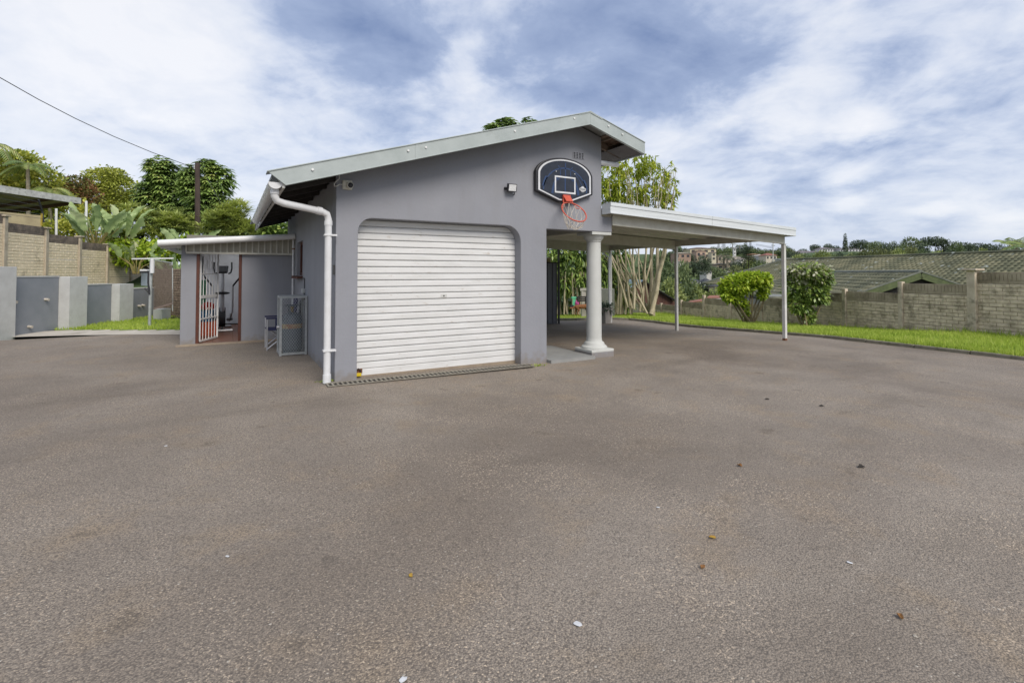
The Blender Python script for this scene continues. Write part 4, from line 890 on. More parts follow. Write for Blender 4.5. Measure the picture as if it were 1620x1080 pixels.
def cpost(root, p, d, z0, z1, m, cap=True, w_=.12):
    n_ = Vector((d.y, -d.x, 0)); o = p-d*w_/2-n_*(w_/2)+ZZ*z0
    M().obox(o, d*w_, n_*w_, ZZ*(z1-z0)).build('post', m, root, bevel=.008)
    if cap: M().obox(p-d*w_*.85-n_*w_*.85+ZZ*(z1+.001), d*w_*1.7, n_*w_*1.7, ZZ*.05).build('post_cap', m, root, bevel=.01)
# right wall
rw = thing('precast_wall', (16, 0, -.3), 'long weathered grey brick-pattern precast wall behind the right lawn, stepping down', 'wall')
Y0w = 13.4
def RW(n): return cw(Y0w*(.924-.0369*n), Y0w*(1+.138*n))
rd_ = (RW(1)-RW(0)).normalized()
zbase = {-2: .15, -1: -.05, 0: -.18, 1: -.367, 2: -.457, 3: -.57, 4: -.685, 5: -.76, 6: -.816, 7: -.82, 8: -.84, 9: -.88, 10: -.95}
ptop = {-2: 1.75, -1: 1.52, 0: 1.50, 1: 1.17, 2: .90, 3: .80, 4: .50, 5: .30, 6: .34, 7: -.0, 8: -.28, 9: -.3, 10: -.3}
btop = {-2: 1.62, -1: 1.46, 0: 1.13, 1: .82, 2: .74, 3: .42, 4: .12, 5: .22, 6: -.05, 7: -.32, 8: -.38, 9: -.4}
for n_ in range(-2, 11): cpost(rw, RW(n_), rd_, zbase[n_]-.2, ptop[n_], POSTC, cap=(n_ in (0, -1, -2)), w_=.13 if n_ else .2)
for n_ in range(-2, 10): precast(rw, RW(n_), RW(n_+1), zbase[n_]-.25, btop[n_], WALLR, WALLRB, WALLR, n_ in (-1, 0, 1, 2), flip=True)
# left upper wall
lw = thing('precast_wall', (-9, 12, 1.2), 'tall beige brick-pattern precast wall above the slate grey wall at left', 'wall')
def LW(n): return cw(15.8*(-1.0206-.0261*n), 15.8*(1+.1174*n))
ld_ = (LW(1)-LW(0)).normalized()
ltop = {-1: 3.3, 0: 3.05, 1: 2.83, 2: 2.66, 3: 2.46, 4: 2.16, 5: 1.95}
for n_ in range(-1, 7): cpost(lw, LW(n_), ld_, .3, max(ltop.get(n_, 1.9), 0)+.17 if n_ < 5 else 2.1, mat('beige_post', (.50, .43, .33), (.38, .32, .24), 5, .9, .3, 40), w_=.14)
for n_ in range(-1, 6): precast(lw, LW(n_), LW(n_+1), .9, ltop[n_], WALLL, WALLLB, WALLTOP if n_ < 3 else WALLL, n_ in (0, 1, 2), flip=False)

# ------------------------------------------------------------------ vegetation builders
def unit(a): return a/np.maximum(np.linalg.norm(a, axis=1, keepdims=True), 1e-6)
def leaves(P, D, Wd, ln, wd, droop=.3, segs=2):
    """strap leaves: base points P, directions D, side vectors Wd; returns V,F (quads) and number of faces per leaf"""
    n = len(P); ln = np.broadcast_to(ln, (n,)); wd = np.broadcast_to(wd, (n,)); rows = []
    prof = {1: [0.5, .5], 2: [.35, 1, .08], 3: [.3, 1, .8, .05]}[segs]
    for i in range(segs+1):
        t = i/segs; c = P+D*(ln*t)[:, None]; c = c.copy(); c[:, 2] -= droop*ln*t*t
        h = Wd*(wd*prof[i]/2)[:, None]; rows += [c-h, c+h]
    V = np.stack(rows, 1).reshape(-1, 3); k = 2*(segs+1); base = np.arange(n)*k
    F = np.concatenate([np.stack([base+2*i, base+2*i+1, base+2*i+3, base+2*i+2], 1)[:, None, :] for i in range(segs)], 1).reshape(-1, 4)
    return V, F, segs
def leafmesh(name, P, D, ln, wd, m, droop=.3, segs=2, roll=1.0, uvr=None):
    D = unit(D); r = unit(NR.randn(len(P), 3)*roll+np.array([0, 0, 0])); S = unit(np.cross(D, np.array([[0, 0, 1.]])+r*.6*roll))
    V, F, q = leaves(P, D, S, ln, wd, droop, segs)
    u = NR.rand(len(P)) if uvr is None else uvr
    return npmesh(name, V, F, m, uvr=np.repeat(u, q))
def lobes_pts(lobes, n, shell=.55):
    """random points in the outer shell of ellipsoid lobes (c, rx,ry,rz)"""
    wts = np.array([l[1]*l[2]+l[1]*l[3] for l in lobes]); wts = wts/wts.sum(); idx = NR.choice(len(lobes), n, p=wts)
    d = unit(NR.randn(n, 3)); r = (shell+(1-shell)*NR.rand(n)**.6)*(1+.10*NR.randn(n)+.22*(NR.rand(n) > .93))
    C = np.array([list(l[0]) for l in lobes])[idx]; R = np.array([[l[1], l[2], l[3]] for l in lobes])[idx]
    return C+d*R*r[:, None], d
def trunk_tubes(m, base, tips, r0, r1, bend=.15, n=6):
    for t in tips:
        b = Vector(base)+Vector((rnd.uniform(-.1, .1), rnd.uniform(-.1, .1), 0)); t = Vector(t); mid = b.lerp(t, .5)+Vector((rnd.uniform(-bend, bend), rnd.uniform(-bend, bend), 0))*(t-b).length
        pts = [b*(1-s)**2+mid*2*s*(1-s)+t*s*s for s in (0, .25, .5, .75, 1)]
        m.tube(pts, [r0, r0*.8+r1*.2, (r0+r1)/2, r0*.3+r1*.7, r1], n)
def broadleaf(name, lobes, base, nleaf, ln, wd, lm, bm, label, cat, group=None, tr=.12, nl=5, shell=.5, droop=.25, dirup=.3):
    t = thing(name, base, label, cat, group)
    P, d = lobes_pts(lobes, nleaf, shell); D = d*.7+NR.randn(nleaf, 3)*.6; D[:, 2] += dirup
    link('crown', leafmesh('crown', P, D, ln*(.7+.6*NR.rand(nleaf)), wd, lm, droop, 1 if ln < .16 else 2), t)
    m = M(); tips = [Vector(l[0]) for l in lobes[:nl]]; trunk_tubes(m, base, tips, tr, tr*.25, .1); m.build('trunk', bm, t, smooth=60)
    return t
def whorl_tree(name, lobes, base, nw, nlf, ln, wd, lm, bm, label, cat, droop=.8, tr=.14, elev=.15, stems=None, shell=.6, upw=.0):
    t = thing(name, base, label, cat)
    C, dn = lobes_pts(lobes, nw, shell)
    k = nlf; P = np.repeat(C, k, 0); a = np.tile(np.arange(k)*2*PI/k, nw)+np.repeat(NR.rand(nw)*6, k)
    D = np.stack([np.cos(a), np.sin(a), np.full(nw*k, elev)], 1)+np.repeat(dn, k, 0)*.45+NR.randn(nw*k, 3)*.12; D[:, 2] += upw
    S = unit(np.cross(unit(D), np.array([[0, 0, 1.]]))); L_ = ln*(.7+.5*NR.rand(nw*k))
    V, F, q = leaves(P, unit(D), S, L_, wd, droop, 3)
    link('crown', npmesh('crown', V, F, lm, uvr=np.repeat(np.clip(np.repeat(NR.rand(nw), k)*.6+.4*NR.rand(nw*k), 0, 1), q)), t)
    m = M(); tips = stems if stems is not None else [Vector(l[0]) for l in lobes]
    trunk_tubes(m, base, tips, tr, tr*.3, .08); m.build('trunk', bm, t, smooth=60)
    return t
LM_UMB = leafmat('umbrella_leaf', [(0.098, 0.146, 0.062), (0.193, 0.280, 0.087), (0.357, 0.490, 0.130), (0.620, 0.620, 0.216)], .25, .32)
LM_YEL = leafmat('yellow_green_leaf', [(0.144, 0.187, 0.031), (0.316, 0.359, 0.062), (0.517, 0.546, 0.112), (0.620, 0.620, 0.175)], .3, .5)
LM_DRA = leafmat('strap_leaf', [(0.148, 0.193, 0.073), (0.294, 0.352, 0.114), (0.538, 0.598, 0.163), (0.620, 0.620, 0.326)], .25, .4)
LM_STR = leafmat('paddle_leaf', [(0.205, 0.292, 0.129), (0.341, 0.447, 0.193), (0.499, 0.620, 0.284), (0.620, 0.620, 0.389)], .35, .35)
LM_MIX = leafmat('mixed_shrub_leaf', [(0.112, 0.166, 0.040), (0.297, 0.361, 0.066), (0.620, 0.613, 0.106), (0.620, 0.620, 0.185)], .3, .45)
LM_RED = leafmat('reddish_leaf', [(0.075, 0.120, 0.030), (0.165, 0.180, 0.045), (0.300, 0.165, 0.075), (0.450, 0.225, 0.105)], .3, .5)
LM_BRI = leafmat('bright_bush_leaf', [(0.116, 0.184, 0.021), (0.271, 0.395, 0.035), (0.466, 0.593, 0.053), (0.620, 0.620, 0.105)], .35, .4, 2.0)
LM_HIB = leafmat('glossy_bush_leaf', [(0.060, 0.106, 0.032), (0.150, 0.232, 0.054), (0.299, 0.403, 0.095), (0.620, 0.620, 0.190)], .25, .3, 2.0)
LM_CRM = leafmat('cream_leaf', [(.35, .38, .2), (.48, .48, .32), (.6, .58, .45)], .3, .5, 2)
LM_LOL = leafmat('pale_tuft_leaf', [(0.134, 0.191, 0.028), (0.302, 0.382, 0.042), (0.538, 0.588, 0.070), (0.620, 0.620, 0.140)], .35, .45, 1.2)
LM_HED = leafmat('dark_hedge_leaf', [(0.050, 0.089, 0.032), (0.136, 0.214, 0.058), (0.291, 0.403, 0.097), (0.581, 0.620, 0.162)], .25, .3, 1.5)
LM_PLM = leafmat('palm_leaf', [(0.090, 0.142, 0.056), (0.178, 0.264, 0.084), (0.330, 0.407, 0.125), (0.620, 0.569, 0.252)], .3, .4)

def frond(V_, F_, uv_, base, dirv, length, width, nl=26, sag=.5, up=.6):
    """feather frond: leaflets both sides of an arching rib"""
    d = Vector(dirv).normalized(); side = Vector((-d.y, d.x, 0)).normalized(); pts = []
    for i in range(nl+1):
        t = i/nl; p = Vector(base)+d*length*t*(1-.15*t)+ZZ*(up*length*t-sag*length*t*t*1.3); pts.append(p)
    off = sum(len(v) for v in V_); P = []; D = []; S = []
    for i in range(2, nl):
        tg = (pts[i+1]-pts[i-1]).normalized(); t = i/nl; l_ = width*math.sin(PI*min(1, t*.85+.12))**.7
        for s_ in (-1, 1):
            dd = (side*s_*.85+tg*.55-ZZ*.22).normalized(); P.append(pts[i]); D.append(dd); S.append(tg*l_)
    P = np.array(P); D = np.array(D); S_ = np.array(S); l_ = np.linalg.norm(S_, axis=1); S_ = unit(S_)
    V, F, q = leaves(P, D, S_, l_, length*.032, .28, 2); V_.append(V); F_.append(F+off); uv_.append(np.repeat(NR.rand()*.5+NR.rand(len(P))*.5, q))
    return pts
def palm(name, base, top, nf, length, width, m, label, tr=.08, cat='palm tree', sag=.55, up=.7, group=None, elev=None, nl=26, azs=None):
    t = thing(name, base, label, cat, group); V_, F_, uv_ = [], [], []; ribs = M()
    for i in range(nf):
        a = 2*PI*i/nf+rnd.uniform(-.2, .2) if azs is None else azs[i]; u_ = up*rnd.uniform(.2, 1.5)
        pts = frond(V_, F_, uv_, top, (math.cos(a), math.sin(a), 0), length*rnd.uniform(.8, 1.1), width, nl, sag, u_); ribs.tube(pts[::4], .012*length, 4, cap=False)
    link('fronds', npmesh('fronds', np.concatenate(V_), np.concatenate(F_), m, uvr=np.concatenate(uv_)), t)
    ribs.build('frond_ribs', mat('frond_rib', (.16, .17, .05), None, 5, .6), t)
    mm = M(); mm.tube([base, Vector(base).lerp(Vector(top), .5), top], [tr*1.25, tr, tr*.85], 8); mm.build('trunk', mat('palm_bark', (.28, .25, .19), (.18, .16, .11), 5, .9), t, smooth=60)
    return t
def paddle_plant(name, base, nl, h, label, spread=.5, lw=.42, ll=1.3, az0=0., group=None, fan=None):
    """bird-of-paradise: long stalks carrying broad paddle leaves, each leaf its own part"""
    t = thing(name, base, label, 'plant', group); st = M(); b = Vector(base)
    for i in range(nl):
        a = fan[i % len(fan)]+rnd.uniform(-.15, .15) if fan else az0+2*PI*i/nl+rnd.uniform(-.3, .3); sp = spread*rnd.uniform(.3, 1.1); hh = h*rnd.uniform(.6, 1.0)
        dr_ = Vector((math.cos(a), math.sin(a), 0)); p0 = b+dr_*.08; p1 = b+dr_*sp*.35+ZZ*hh*.55; p2 = b+dr_*sp+ZZ*hh
        st.tube([p0, p1, p2], [.035, .025, .016], 6)
        tg = (dr_*rnd.uniform(.15, .6)+ZZ*rnd.uniform(.8, 1.2)).normalized(); sd_ = tg.cross(Vector((rnd.uniform(-1, 1), rnd.uniform(-1, 1), .3))).normalized()
        nrm_ = sd_.cross(tg); L_ = ll*rnd.uniform(.75, 1.1); W_ = lw*rnd.uniform(.8, 1.1); V = []; k = 15
        for j in range(k+1):
            s = j/k; c = p2+tg*L_*s-ZZ*L_*.28*s*s+dr_*.15*L_*s*s; w_ = W_*(math.sin(PI*min(1, s*.93+.06))**.6)*(1+rnd.uniform(-.06, .06))
            fl_ = w_*rnd.uniform(.14, .34); wl, wr = w_*rnd.uniform(.30, .54), w_*rnd.uniform(.30, .54); V += [c-sd_*wl+nrm_*fl_-tg*.04, c, c+sd_*wr+nrm_*fl_*rnd.uniform(.6, 1.4)-tg*.04]
        F = []
        for j in range(k):
            for q in (0, 1): F.append((3*j+q, 3*j+q+1, 3*j+q+4, 3*j+q+3))
        link('leaf', npmesh('leaf', np.array([list(v) for v in V]), np.array(F), LM_STR, uvr=np.full(len(F), rnd.random()), smooth=True), t)
    st.build('stalks', mat('green_stalk', (.22, .22, .07), (.30, .22, .09), 4, .6), t)
    return t
def lob(px, py, Y, rx, ry=None, dp=None):   # lobe at a photo position, radii in photo pixels
    s = Y/FPX; return (at(px, py, Y), rx*s, (dp or rx)*s*.9, (ry or rx)*s)

# left side trees
def gb(px, Y, z): 
    p = at(px, 431, Y); return Vector((p.x, p.y, z))
whorl_tree('umbrella_tree', [lob(262, 282, 27, 27, 26), lob(245, 318, 27, 24, 28), lob(275, 320, 27, 24, 30), lob(236, 300, 27, 18, 16), lob(268, 350, 27, 30, 16), lob(232, 335, 27, 14, 14), lob(252, 262, 27, 18, 12)], gb(262, 27, 3), 1000, 8, .40, .125, LM_UMB, BARKD, 'tall umbrella tree with drooping leaflets just left of the utility pole', 'tree', droop=.5, tr=.16, shell=.35)
whorl_tree('umbrella_tree', [lob(330, 318, 26, 28, 22), lob(345, 285, 26, 20, 24), lob(308, 300, 26, 20, 22), lob(352, 330, 26, 20, 20), lob(318, 345, 26, 30, 18), lob(330, 262, 26, 13, 10), lob(300, 275, 26, 12, 12)], gb(330, 26, 3), 1000, 8, .40, .125, LM_UMB, BARKD, 'umbrella tree with drooping leaflets directly behind the utility pole', 'tree', droop=.5, tr=.15, shell=.35)
broadleaf('yellow_green_tree', [lob(163, 285, 31, 27, 18), lob(190, 300, 31, 26, 22), lob(155, 310, 31, 30, 20), lob(205, 325, 31, 20, 26), lob(178, 278, 31, 20, 12), lob(180, 330, 31, 28, 20)], gb(175, 31, 3), 9000, .17, .11, LM_YEL, BARKD, 'rounded yellow-green tree between the palms and the umbrella trees', 'tree', tr=.2)
broadleaf('reddish_shrub', [lob(120, 292, 28, 22, 14), lob(112, 305, 28, 30, 16), lob(140, 310, 28, 18, 16), lob(92, 300, 28, 20, 14)], gb(120, 28, 3), 3200, .18, .09, LM_RED, BARKD, 'reddish-brown leaved shrub behind the lean-to roof', 'shrub', tr=.08)
broadleaf('mixed_shrub', [lob(15, 268, 24.3, 40, 30), lob(62, 284, 24.3, 30, 24), lob(35, 255, 24.6, 22, 16), lob(-25, 285, 25, 40, 40), lob(70, 315, 25, 34, 20), lob(20, 320, 25, 50, 24), lob(110, 340, 25, 34, 24), lob(105, 370, 24, 40, 24)], gb(30, 25, 3), 14000, .22, .10, LM_MIX, BARKD, 'dense green and yellow shrubs above the lean-to roof at far left', 'shrub', tr=.1)
palm('feather_palm', gb(-26, 23, 3), at(-26, 232, 23), 9, 2.1, .42, LM_PLM, 'feather palm with arching fronds at the far left edge', azs=[YAW*-1+x for x in (.2, -.25, .7, -.7, 1.3, -1.4, 2.2, 3.0, 4.0)], sag=.75, up=.4)
palm('feather_palm', gb(44, 23.2, 3), at(44, 262, 23.2), 9, 1.2, .36, LM_PLM, 'smaller feather palm among the shrubs right of the far left palm', sag=.6, up=.5)
palm('feather_palm', gb(80, 24, 3), at(78, 300, 24), 9, 1.4, .45, LM_PLM, 'low yellowing palm just above the end of the lean-to roof', sag=.65, up=.45)
whorl_tree('pandanus_clump', [lob(215, 350, 24, 30, 26), lob(250, 355, 24, 30, 24), lob(285, 355, 24, 26, 20), lob(225, 385, 23.5, 40, 20), lob(190, 372, 23.5, 24, 22)], gb(235, 24, 2.5), 300, 16, .62, .055, LM_DRA, BARKD, 'spiky strap-leaved clump behind the left wall under the umbrella trees', 'shrub', droop=.35, elev=.7, tr=.1)
whorl_tree('pandanus_clump', [lob(365, 350, 22, 26, 20), lob(385, 368, 22, 20, 14), lob(340, 362, 22, 24, 20), lob(375, 333, 22, 14, 12)], gb(362, 22, 2), 240, 16, .55, .05, LM_DRA, BARKD, 'spiky strap-leaved clump between the utility pole and the garage gutter', 'shrub', droop=.3, elev=.7, tr=.1)
broadleaf('mixed_shrub', [lob(210, 400, 22.5, 40, 20), lob(260, 398, 22.5, 36, 16), lob(180, 395, 22.5, 30, 20), lob(300, 390, 22, 30, 18)], gb(240, 22.5, 1.5), 4200, .2, .11, LM_BRI, BARKD, 'low bright green shrubs filling the gap above the boundary wall end', 'shrub', tr=.06)
broadleaf('background_tree', [lob(400, 362, 60, 34, 9), lob(370, 360, 60, 30, 12), lob(440, 362, 60, 34, 8)], gb(400, 60, 2), 2500, .6, .4, LM_HED, BARKD, 'distant low dark tree seen just left of the garage gutter', 'tree', tr=.3)
paddle_plant('bird_of_paradise', gb(152, 21.5, 2.1), 20, 1.5, 'large bird-of-paradise plant with broad paddle leaves behind the left precast wall', spread=.75, lw=.46, ll=1.45)
paddle_plant('bird_of_paradise', gb(196, 22.5, 1.9), 9, 1.7, 'bird-of-paradise plant with upright leaves just right of the largest one', spread=.6, lw=.5, ll=1.4)
paddle_plant('bird_of_paradise', gb(296, 20.5, 1.6), 9, 1.1, 'bird-of-paradise plant rising behind the outbuilding roof beside the utility pole', spread=.6, lw=.34, ll=1.05)
paddle_plant('bird_of_paradise', gb(215, 21.5, 1.4), 9, .9, 'low bird-of-paradise plant with leaves spilling over the end of the wall', spread=.8, lw=.42, ll=1.1)
paddle_plant('bird_of_paradise', gb(282, 19.5, .9), 9, .8, 'low bird-of-paradise plant above the brick wall behind the outbuilding corner', spread=.6, lw=.4, ll=1.0)
# trees behind the garage roof
whorl_tree('umbrella_tree', [lob(795, 205, 24, 22, 14), lob(780, 212, 24, 14, 10), lob(805, 196, 24, 12, 9)], gb(795, 24, -1), 90, 8, .40, .13, LM_UMB, BARKD, 'dark tree top showing above the garage roof, wider of the two', 'tree', droop=.5, tr=.14)
whorl_tree('umbrella_tree', [lob(838, 193, 24, 9, 9), lob(838, 204, 24, 10, 12)], gb(838, 24, -1), 40, 8, .34, .12, LM_UMB, BARKD, 'small tuft of tree top showing above the garage roof near the ridge', 'tree', droop=.5, tr=.1)

# right: pale multi-stem tree
ptree = thing('pale_stemmed_tree', gb(1010, 25, -.8), 'tall pale multi-stemmed tree fanning up beyond the carport with a yellow-green tufted crown', 'tree')
mst = M(); tips = []
stm = [(1033, 497, 1040, 395, 1055, 270), (1030, 494, 1052, 400, 1068, 290), (1026, 492, 1000, 420, 985, 300), (1024, 493, 985, 415, 965, 320), (1020, 491, 965, 400, 945, 330), (1017, 488, 1010, 415, 1005, 280), (1019, 492, 1022, 400, 1025, 265), (1000, 485, 975, 400, 962, 300), (996, 480, 990, 410, 985, 270), (1012, 490, 1035, 390, 1045, 300), (1003, 486, 1001, 400, 1012, 285), (1031, 496, 1030, 410, 1040, 300), (993, 483, 968, 410, 955, 345), (1027, 494, 1020, 430, 1030, 330)]
for i, (x0, y0, x1, y1, x2, y2) in enumerate(stm):
    Yd = 25+rnd.uniform(-.8, .8); a_ = at(x0, y0+3, Yd); b_ = at(x1, y1, Yd+rnd.uniform(-.6, .6)); c_ = at(x2, y2, Yd+rnd.uniform(-1.2, 1.2)); r0 = .10 if i in (0, 1, 11) else .052
    wb = [RT*rnd.uniform(-.09, .09)+FH*rnd.uniform(-.1, .1) for _ in range(2)]
    pts = [a_, a_.lerp(b_, .33)+wb[0], a_.lerp(b_, .66)+wb[1], b_, b_.lerp(c_, .5)+RT*rnd.uniform(-.15, .15), c_]
    if i % 2 == 0:
        f_ = a_.lerp(b_, rnd.uniform(.3, .6))+wb[1]*.6; g_ = b_+RT*rnd.uniform(-.7, .7)+ZZ*.2; mst.tube([f_, f_.lerp(g_, .5)+RT*rnd.uniform(-.06, .06), g_], [r0*.6, r0*.5, r0*.35], 6)
    mst.tube(pts, [r0*1.15, r0, r0*.9, r0*.8, r0*.5, r0*.2], 7); tips.append(c_)
for i in range(85):
    x = rnd.uniform(952, 1072); y = rnd.uniform(262, 330); Yd = 25+rnd.uniform(-1.8, 1.8); a_ = at(x, y, Yd); b_ = at(1010+(x-1010)*.85, min(y+rnd.uniform(25, 55), 368), Yd)
    mst.tube([b_, a_.lerp(b_, .5)+RT*.05, a_], [.022, .018, .010], 4)
mst.build('stems', BARKP, ptree, smooth=60)
lobs = [lob(1000, 262, 25, 40, 16), lob(1035, 272, 25, 34, 18), lob(965, 275, 25, 30, 22), lob(1058, 300, 25, 18, 22), lob(980, 300, 25, 44, 18), lob(1025, 308, 25, 36, 18), lob(960, 308, 25, 24, 18), lob(1060, 325, 25, 12, 12)]
C, dn = lobes_pts(lobs, 520, .3); k = 9; P_ = np.repeat(C, k, 0); n_ = len(P_); D_ = NR.randn(n_, 3)*.7+np.repeat(dn, k, 0)*.3; D_[:, 2] += .15
link('crown', leafmesh('crown', P_, D_, .26*(.6+.6*NR.rand(n_)), .085, LM_LOL, .5, 2, uvr=np.clip(np.repeat(NR.rand(len(C)), k)*.6+.4*NR.rand(n_), 0, 1)), ptree)
# dark leafy hedge with bare cane stems
hd = thing('leafy_hedge', gb(920, 26, -.9), 'tall dark green hedge with cane stems at the back of the lawn behind the column', 'hedge')
lobs = [lob(905, 415, 26, 22, 24), lob(930, 405, 26, 24, 24), lob(955, 420, 26, 22, 24), lob(895, 445, 26, 18, 20), lob(925, 438, 26, 26, 22), lob(950, 450, 26, 24, 22), lob(972, 440, 26.5, 16, 30), lob(890, 395, 26, 20, 20), lob(865, 420, 26, 30, 36), lob(985, 462, 27, 18, 16), lob(975, 405, 26.5, 20, 22)]
lobs += [lob(890, 478, 27.5, 26, 14), lob(930, 476, 27.5, 30, 12), lob(975, 480, 27.5, 26, 12)]
C, dn = lobes_pts(lobs, 2300, .45); k = 5; P_ = np.repeat(C, k, 0); n_ = len(P_); D_ = NR.randn(n_, 3)*.45+np.repeat(dn, k, 0)*.5; link('crown', leafmesh('crown', P_, D_, .30*(.7+.6*NR.rand(n_)), .09, LM_HED, .5, 2), hd)
m = M()
for i in range(46):
    x = rnd.uniform(868, 1000); Yd = 26+rnd.uniform(-.7, .7); a_ = at(x, 497, Yd); b_ = at(x+rnd.uniform(-9, 9), 430, Yd); m.tube([a_, a_.lerp(b_, .5)+RT*rnd.uniform(-.1, .1), b_], [.04, .035, .025], 5)
m.build('cane_stems', BARKP, hd)
# two clipped bushes by the right wall
def bush(px, Y, lobes, basepx, label, lm, extra=None, nleaf=6500, ln=.12, wd=.08):
    b = at(basepx[0], basepx[1], Y); t = thing('clipped_bush', b, label, 'bush')
    P, d = lobes_pts(lobes, nleaf, .55); D = d*.8+NR.randn(nleaf, 3)*.5
    link('crown', leafmesh('crown', P, D, ln*(.7+.6*NR.rand(nleaf)), wd, lm, .2, 2), t)
    if extra:
        P, d = lobes_pts(lobes[:extra[1]], extra[2], .9); D = d*.8+NR.randn(extra[2], 3)*.5; link('pale_leaves', leafmesh('pale_leaves', P, D, .10, .08, extra[0], .2, 2), t)
    m = M()
    for i in range(9):
        l = lobes[i % len(lobes)]; tp = Vector(l[0])+Vector((rnd.uniform(-.15, .15), rnd.uniform(-.15, .15), -.1)); trunk_tubes(m, b+Vector((rnd.uniform(-.12, .12), rnd.uniform(-.12, .12), -.1)), [tp], .045, .015, .08, 6)
    m.build('stems', mat('bush_bark', (.26, .21, .12), (.17, .135, .08), 6, .9, .4, 30), t, smooth=60)
bush(1180, 19.3, [lob(1168, 450, 19.3, 24, 15), lob(1198, 443, 19.3, 20, 12), lob(1150, 459, 19.3, 13, 11), lob(1210, 452, 19.3, 9, 15), lob(1185, 440, 19.3, 24, 9), lob(1158, 469, 19.3, 14, 8), lob(1206, 466, 19.3, 8, 6), lob(1146, 450, 19.3, 8, 7), lob(1215, 438, 19.3, 6, 5), lob(1180, 488, 19.3, 5, 12), lob(1172, 478, 19.3, 8, 6)], (1186, 511), 'bright green flat-topped bush by the right wall, seen inside the carport front', LM_BRI)
bush(1275, 17.2, [lob(1262, 435, 17.2, 20, 15), lob(1290, 435, 17.2, 22, 15), lob(1276, 430, 17.2, 34, 11), lob(1300, 445, 17.2, 16, 16), lob(1255, 455, 17.2, 16, 18), lob(1285, 460, 17.2, 24, 18), lob(1265, 480, 17.2, 16, 16), lob(1280, 498, 17.2, 10, 10), lob(1298, 472, 17.2, 12, 8)], (1276, 518), 'clipped bush with cream-tipped leaves right of the front carport post', LM_HIB, (LM_CRM, 3, 1900), 7500, .12, .075)

# ------------------------------------------------------------------ things at left
up = thing('utility_pole', gb(312.5, 24, 2), 'dark weathered timber utility pole behind the outbuilding roof', 'utility pole')
M().tube([gb(312.5, 24, 1.5), at(312.5, 258, 24)], [.13, .105], 12).build('pole', mat('old_pole_timber', (.085, .06, .05), (.05, .035, .03), 7, .9, .4, 30, stretch=(1, 1, .2)), up, smooth=60)
M().tube([at(308, 268, 24), at(308, 262, 24)], .04, 8).build('insulator', PILLAR, up)
ow = M(); a_ = at(308, 266, 24); b_ = at(-60, 92, 9)
cab = []
for t in np.linspace(0, 1, 20): p = a_.lerp(b_, t); p = p-ZZ*.55*math.sin(PI*t); cab.append(p)
# keep the cable on its drawn curve: photo pixels (0,123) and (120,190) lie on it
cab = [at(308, 266, 24), at(240, 241, 22), at(180, 216, 20.3), at(120, 188, 18.8), at(60, 157, 17.4), at(0, 123, 16.2), at(-80, 74, 14.8), at(-300, -80, 12)]
tag(M().tube(cab, .014, 6).build('overhead_cable', BLACK), 'black overhead cable running from the utility pole to the upper left', 'cable')
gw2 = M().tube([at(316, 262, 24), at(350, 322, 23), at(372, 360, 22)], .008, 5).build('stay_wire', DSTEEL); tag(gw2, 'thin stay wire slanting down right from the top of the utility pole', 'wire')
# lean-to roof beyond the wall
ln_ = thing('lean_to', cw(-19, 19, 2.2), 'white-edged lean-to roof on slim posts beyond the tall beige wall', 'lean-to')
def LR(X, Y, z): return cw(X, Y, z)
A, B = LR(-19.3, 11, 4.60), LR(-19.1, 22, 4.69)
C_, D2 = LR(-23.6, 22.2, 4.12), LR(-24, 11, 4.05)
m = M(); m.hexa([A-ZZ*.05, B-ZZ*.05, C_-ZZ*.05, D2-ZZ*.05, A-ZZ*.03, B-ZZ*.03, C_-ZZ*.03, D2-ZZ*.03]); m.build('roof_sheet', mat('brown_roof_underside', (.70, .57, .43), (.6, .48, .36), 2, .8), ln_)
M().bar(A-ZZ*.08, B-ZZ*.08, .06, .26).build('edge_trim', mat('mouldy_white_trim', (.58, .58, .55), (.42, .42, .4), 6, .7, c3=(.2, .2, .17), s3=5, t3=(.55, .7)), ln_)
M().bar(B-ZZ*.12, C_-ZZ*.12, .05, .16).build('end_rafter', mat('brown_rafter', (.2, .11, .08), None, 5, .7), ln_)
for k in range(5):
    t_ = .1+.2*k; M().bar(A.lerp(B, t_)-ZZ*.12, D2.lerp(C_, t_)-ZZ*.12, .05, .12).build('rafter', mat('brown_rafter', (.2, .11, .08)), ln_)
for px, Yp, yt in ((89, 20.5, 330), (136.5, 21.5, 318)):
    p = gb(px, Yp, 1.6); q = at(px, yt, Yp); M().tube([p, q], .045, 8).build('post', WHITE, ln_)
ppw = thing('parapet_wall', cw(-19.5, 17.5, 2), 'short yellowish plastered wall under the lean-to roof at far left', 'wall')
a_, b_ = at(-40, 331, 17.8), at(66, 341, 19.5); 
m = M(); m.hexa([Vector((a_.x, a_.y, 2)), Vector((b_.x, b_.y, 2)), Vector((b_.x, b_.y, 2))-RT*.15+FH*.1, Vector((a_.x, a_.y, 2))-RT*.15+FH*.1, a_, b_, b_-RT*.15+FH*.1, a_-RT*.15+FH*.1]); m.build('plaster', mat('yellow_plaster', (.44, .37, .22), (.34, .28, .17), 3, .9), ppw)
ef = thing('fence_bracket', at(70, 350, 17.4), 'angled black electric-fence bracket with strands on the beige wall post', 'fence bracket')
M().tube([at(69, 352, 17.4), at(67, 335, 17.4), at(61, 316, 17.2)], .03, 6).build('bracket_arm', BLACK, ef)
M().bar(at(65.5, 357, 17.35), at(66, 338, 17.35), .05, .03).build('warning_strip', mat('ochre_strip', (.42, .30, .04), None, 5, .6), ef)
for k in range(5): M().tube([at(68-k*1.4, 346-k*6.5, 17.3), at(20, 338-k*7.5+2, 15.6), at(-40, 333-k*9, 14.4)], .006, 4).build('fence_wire', DSTEEL, ef)
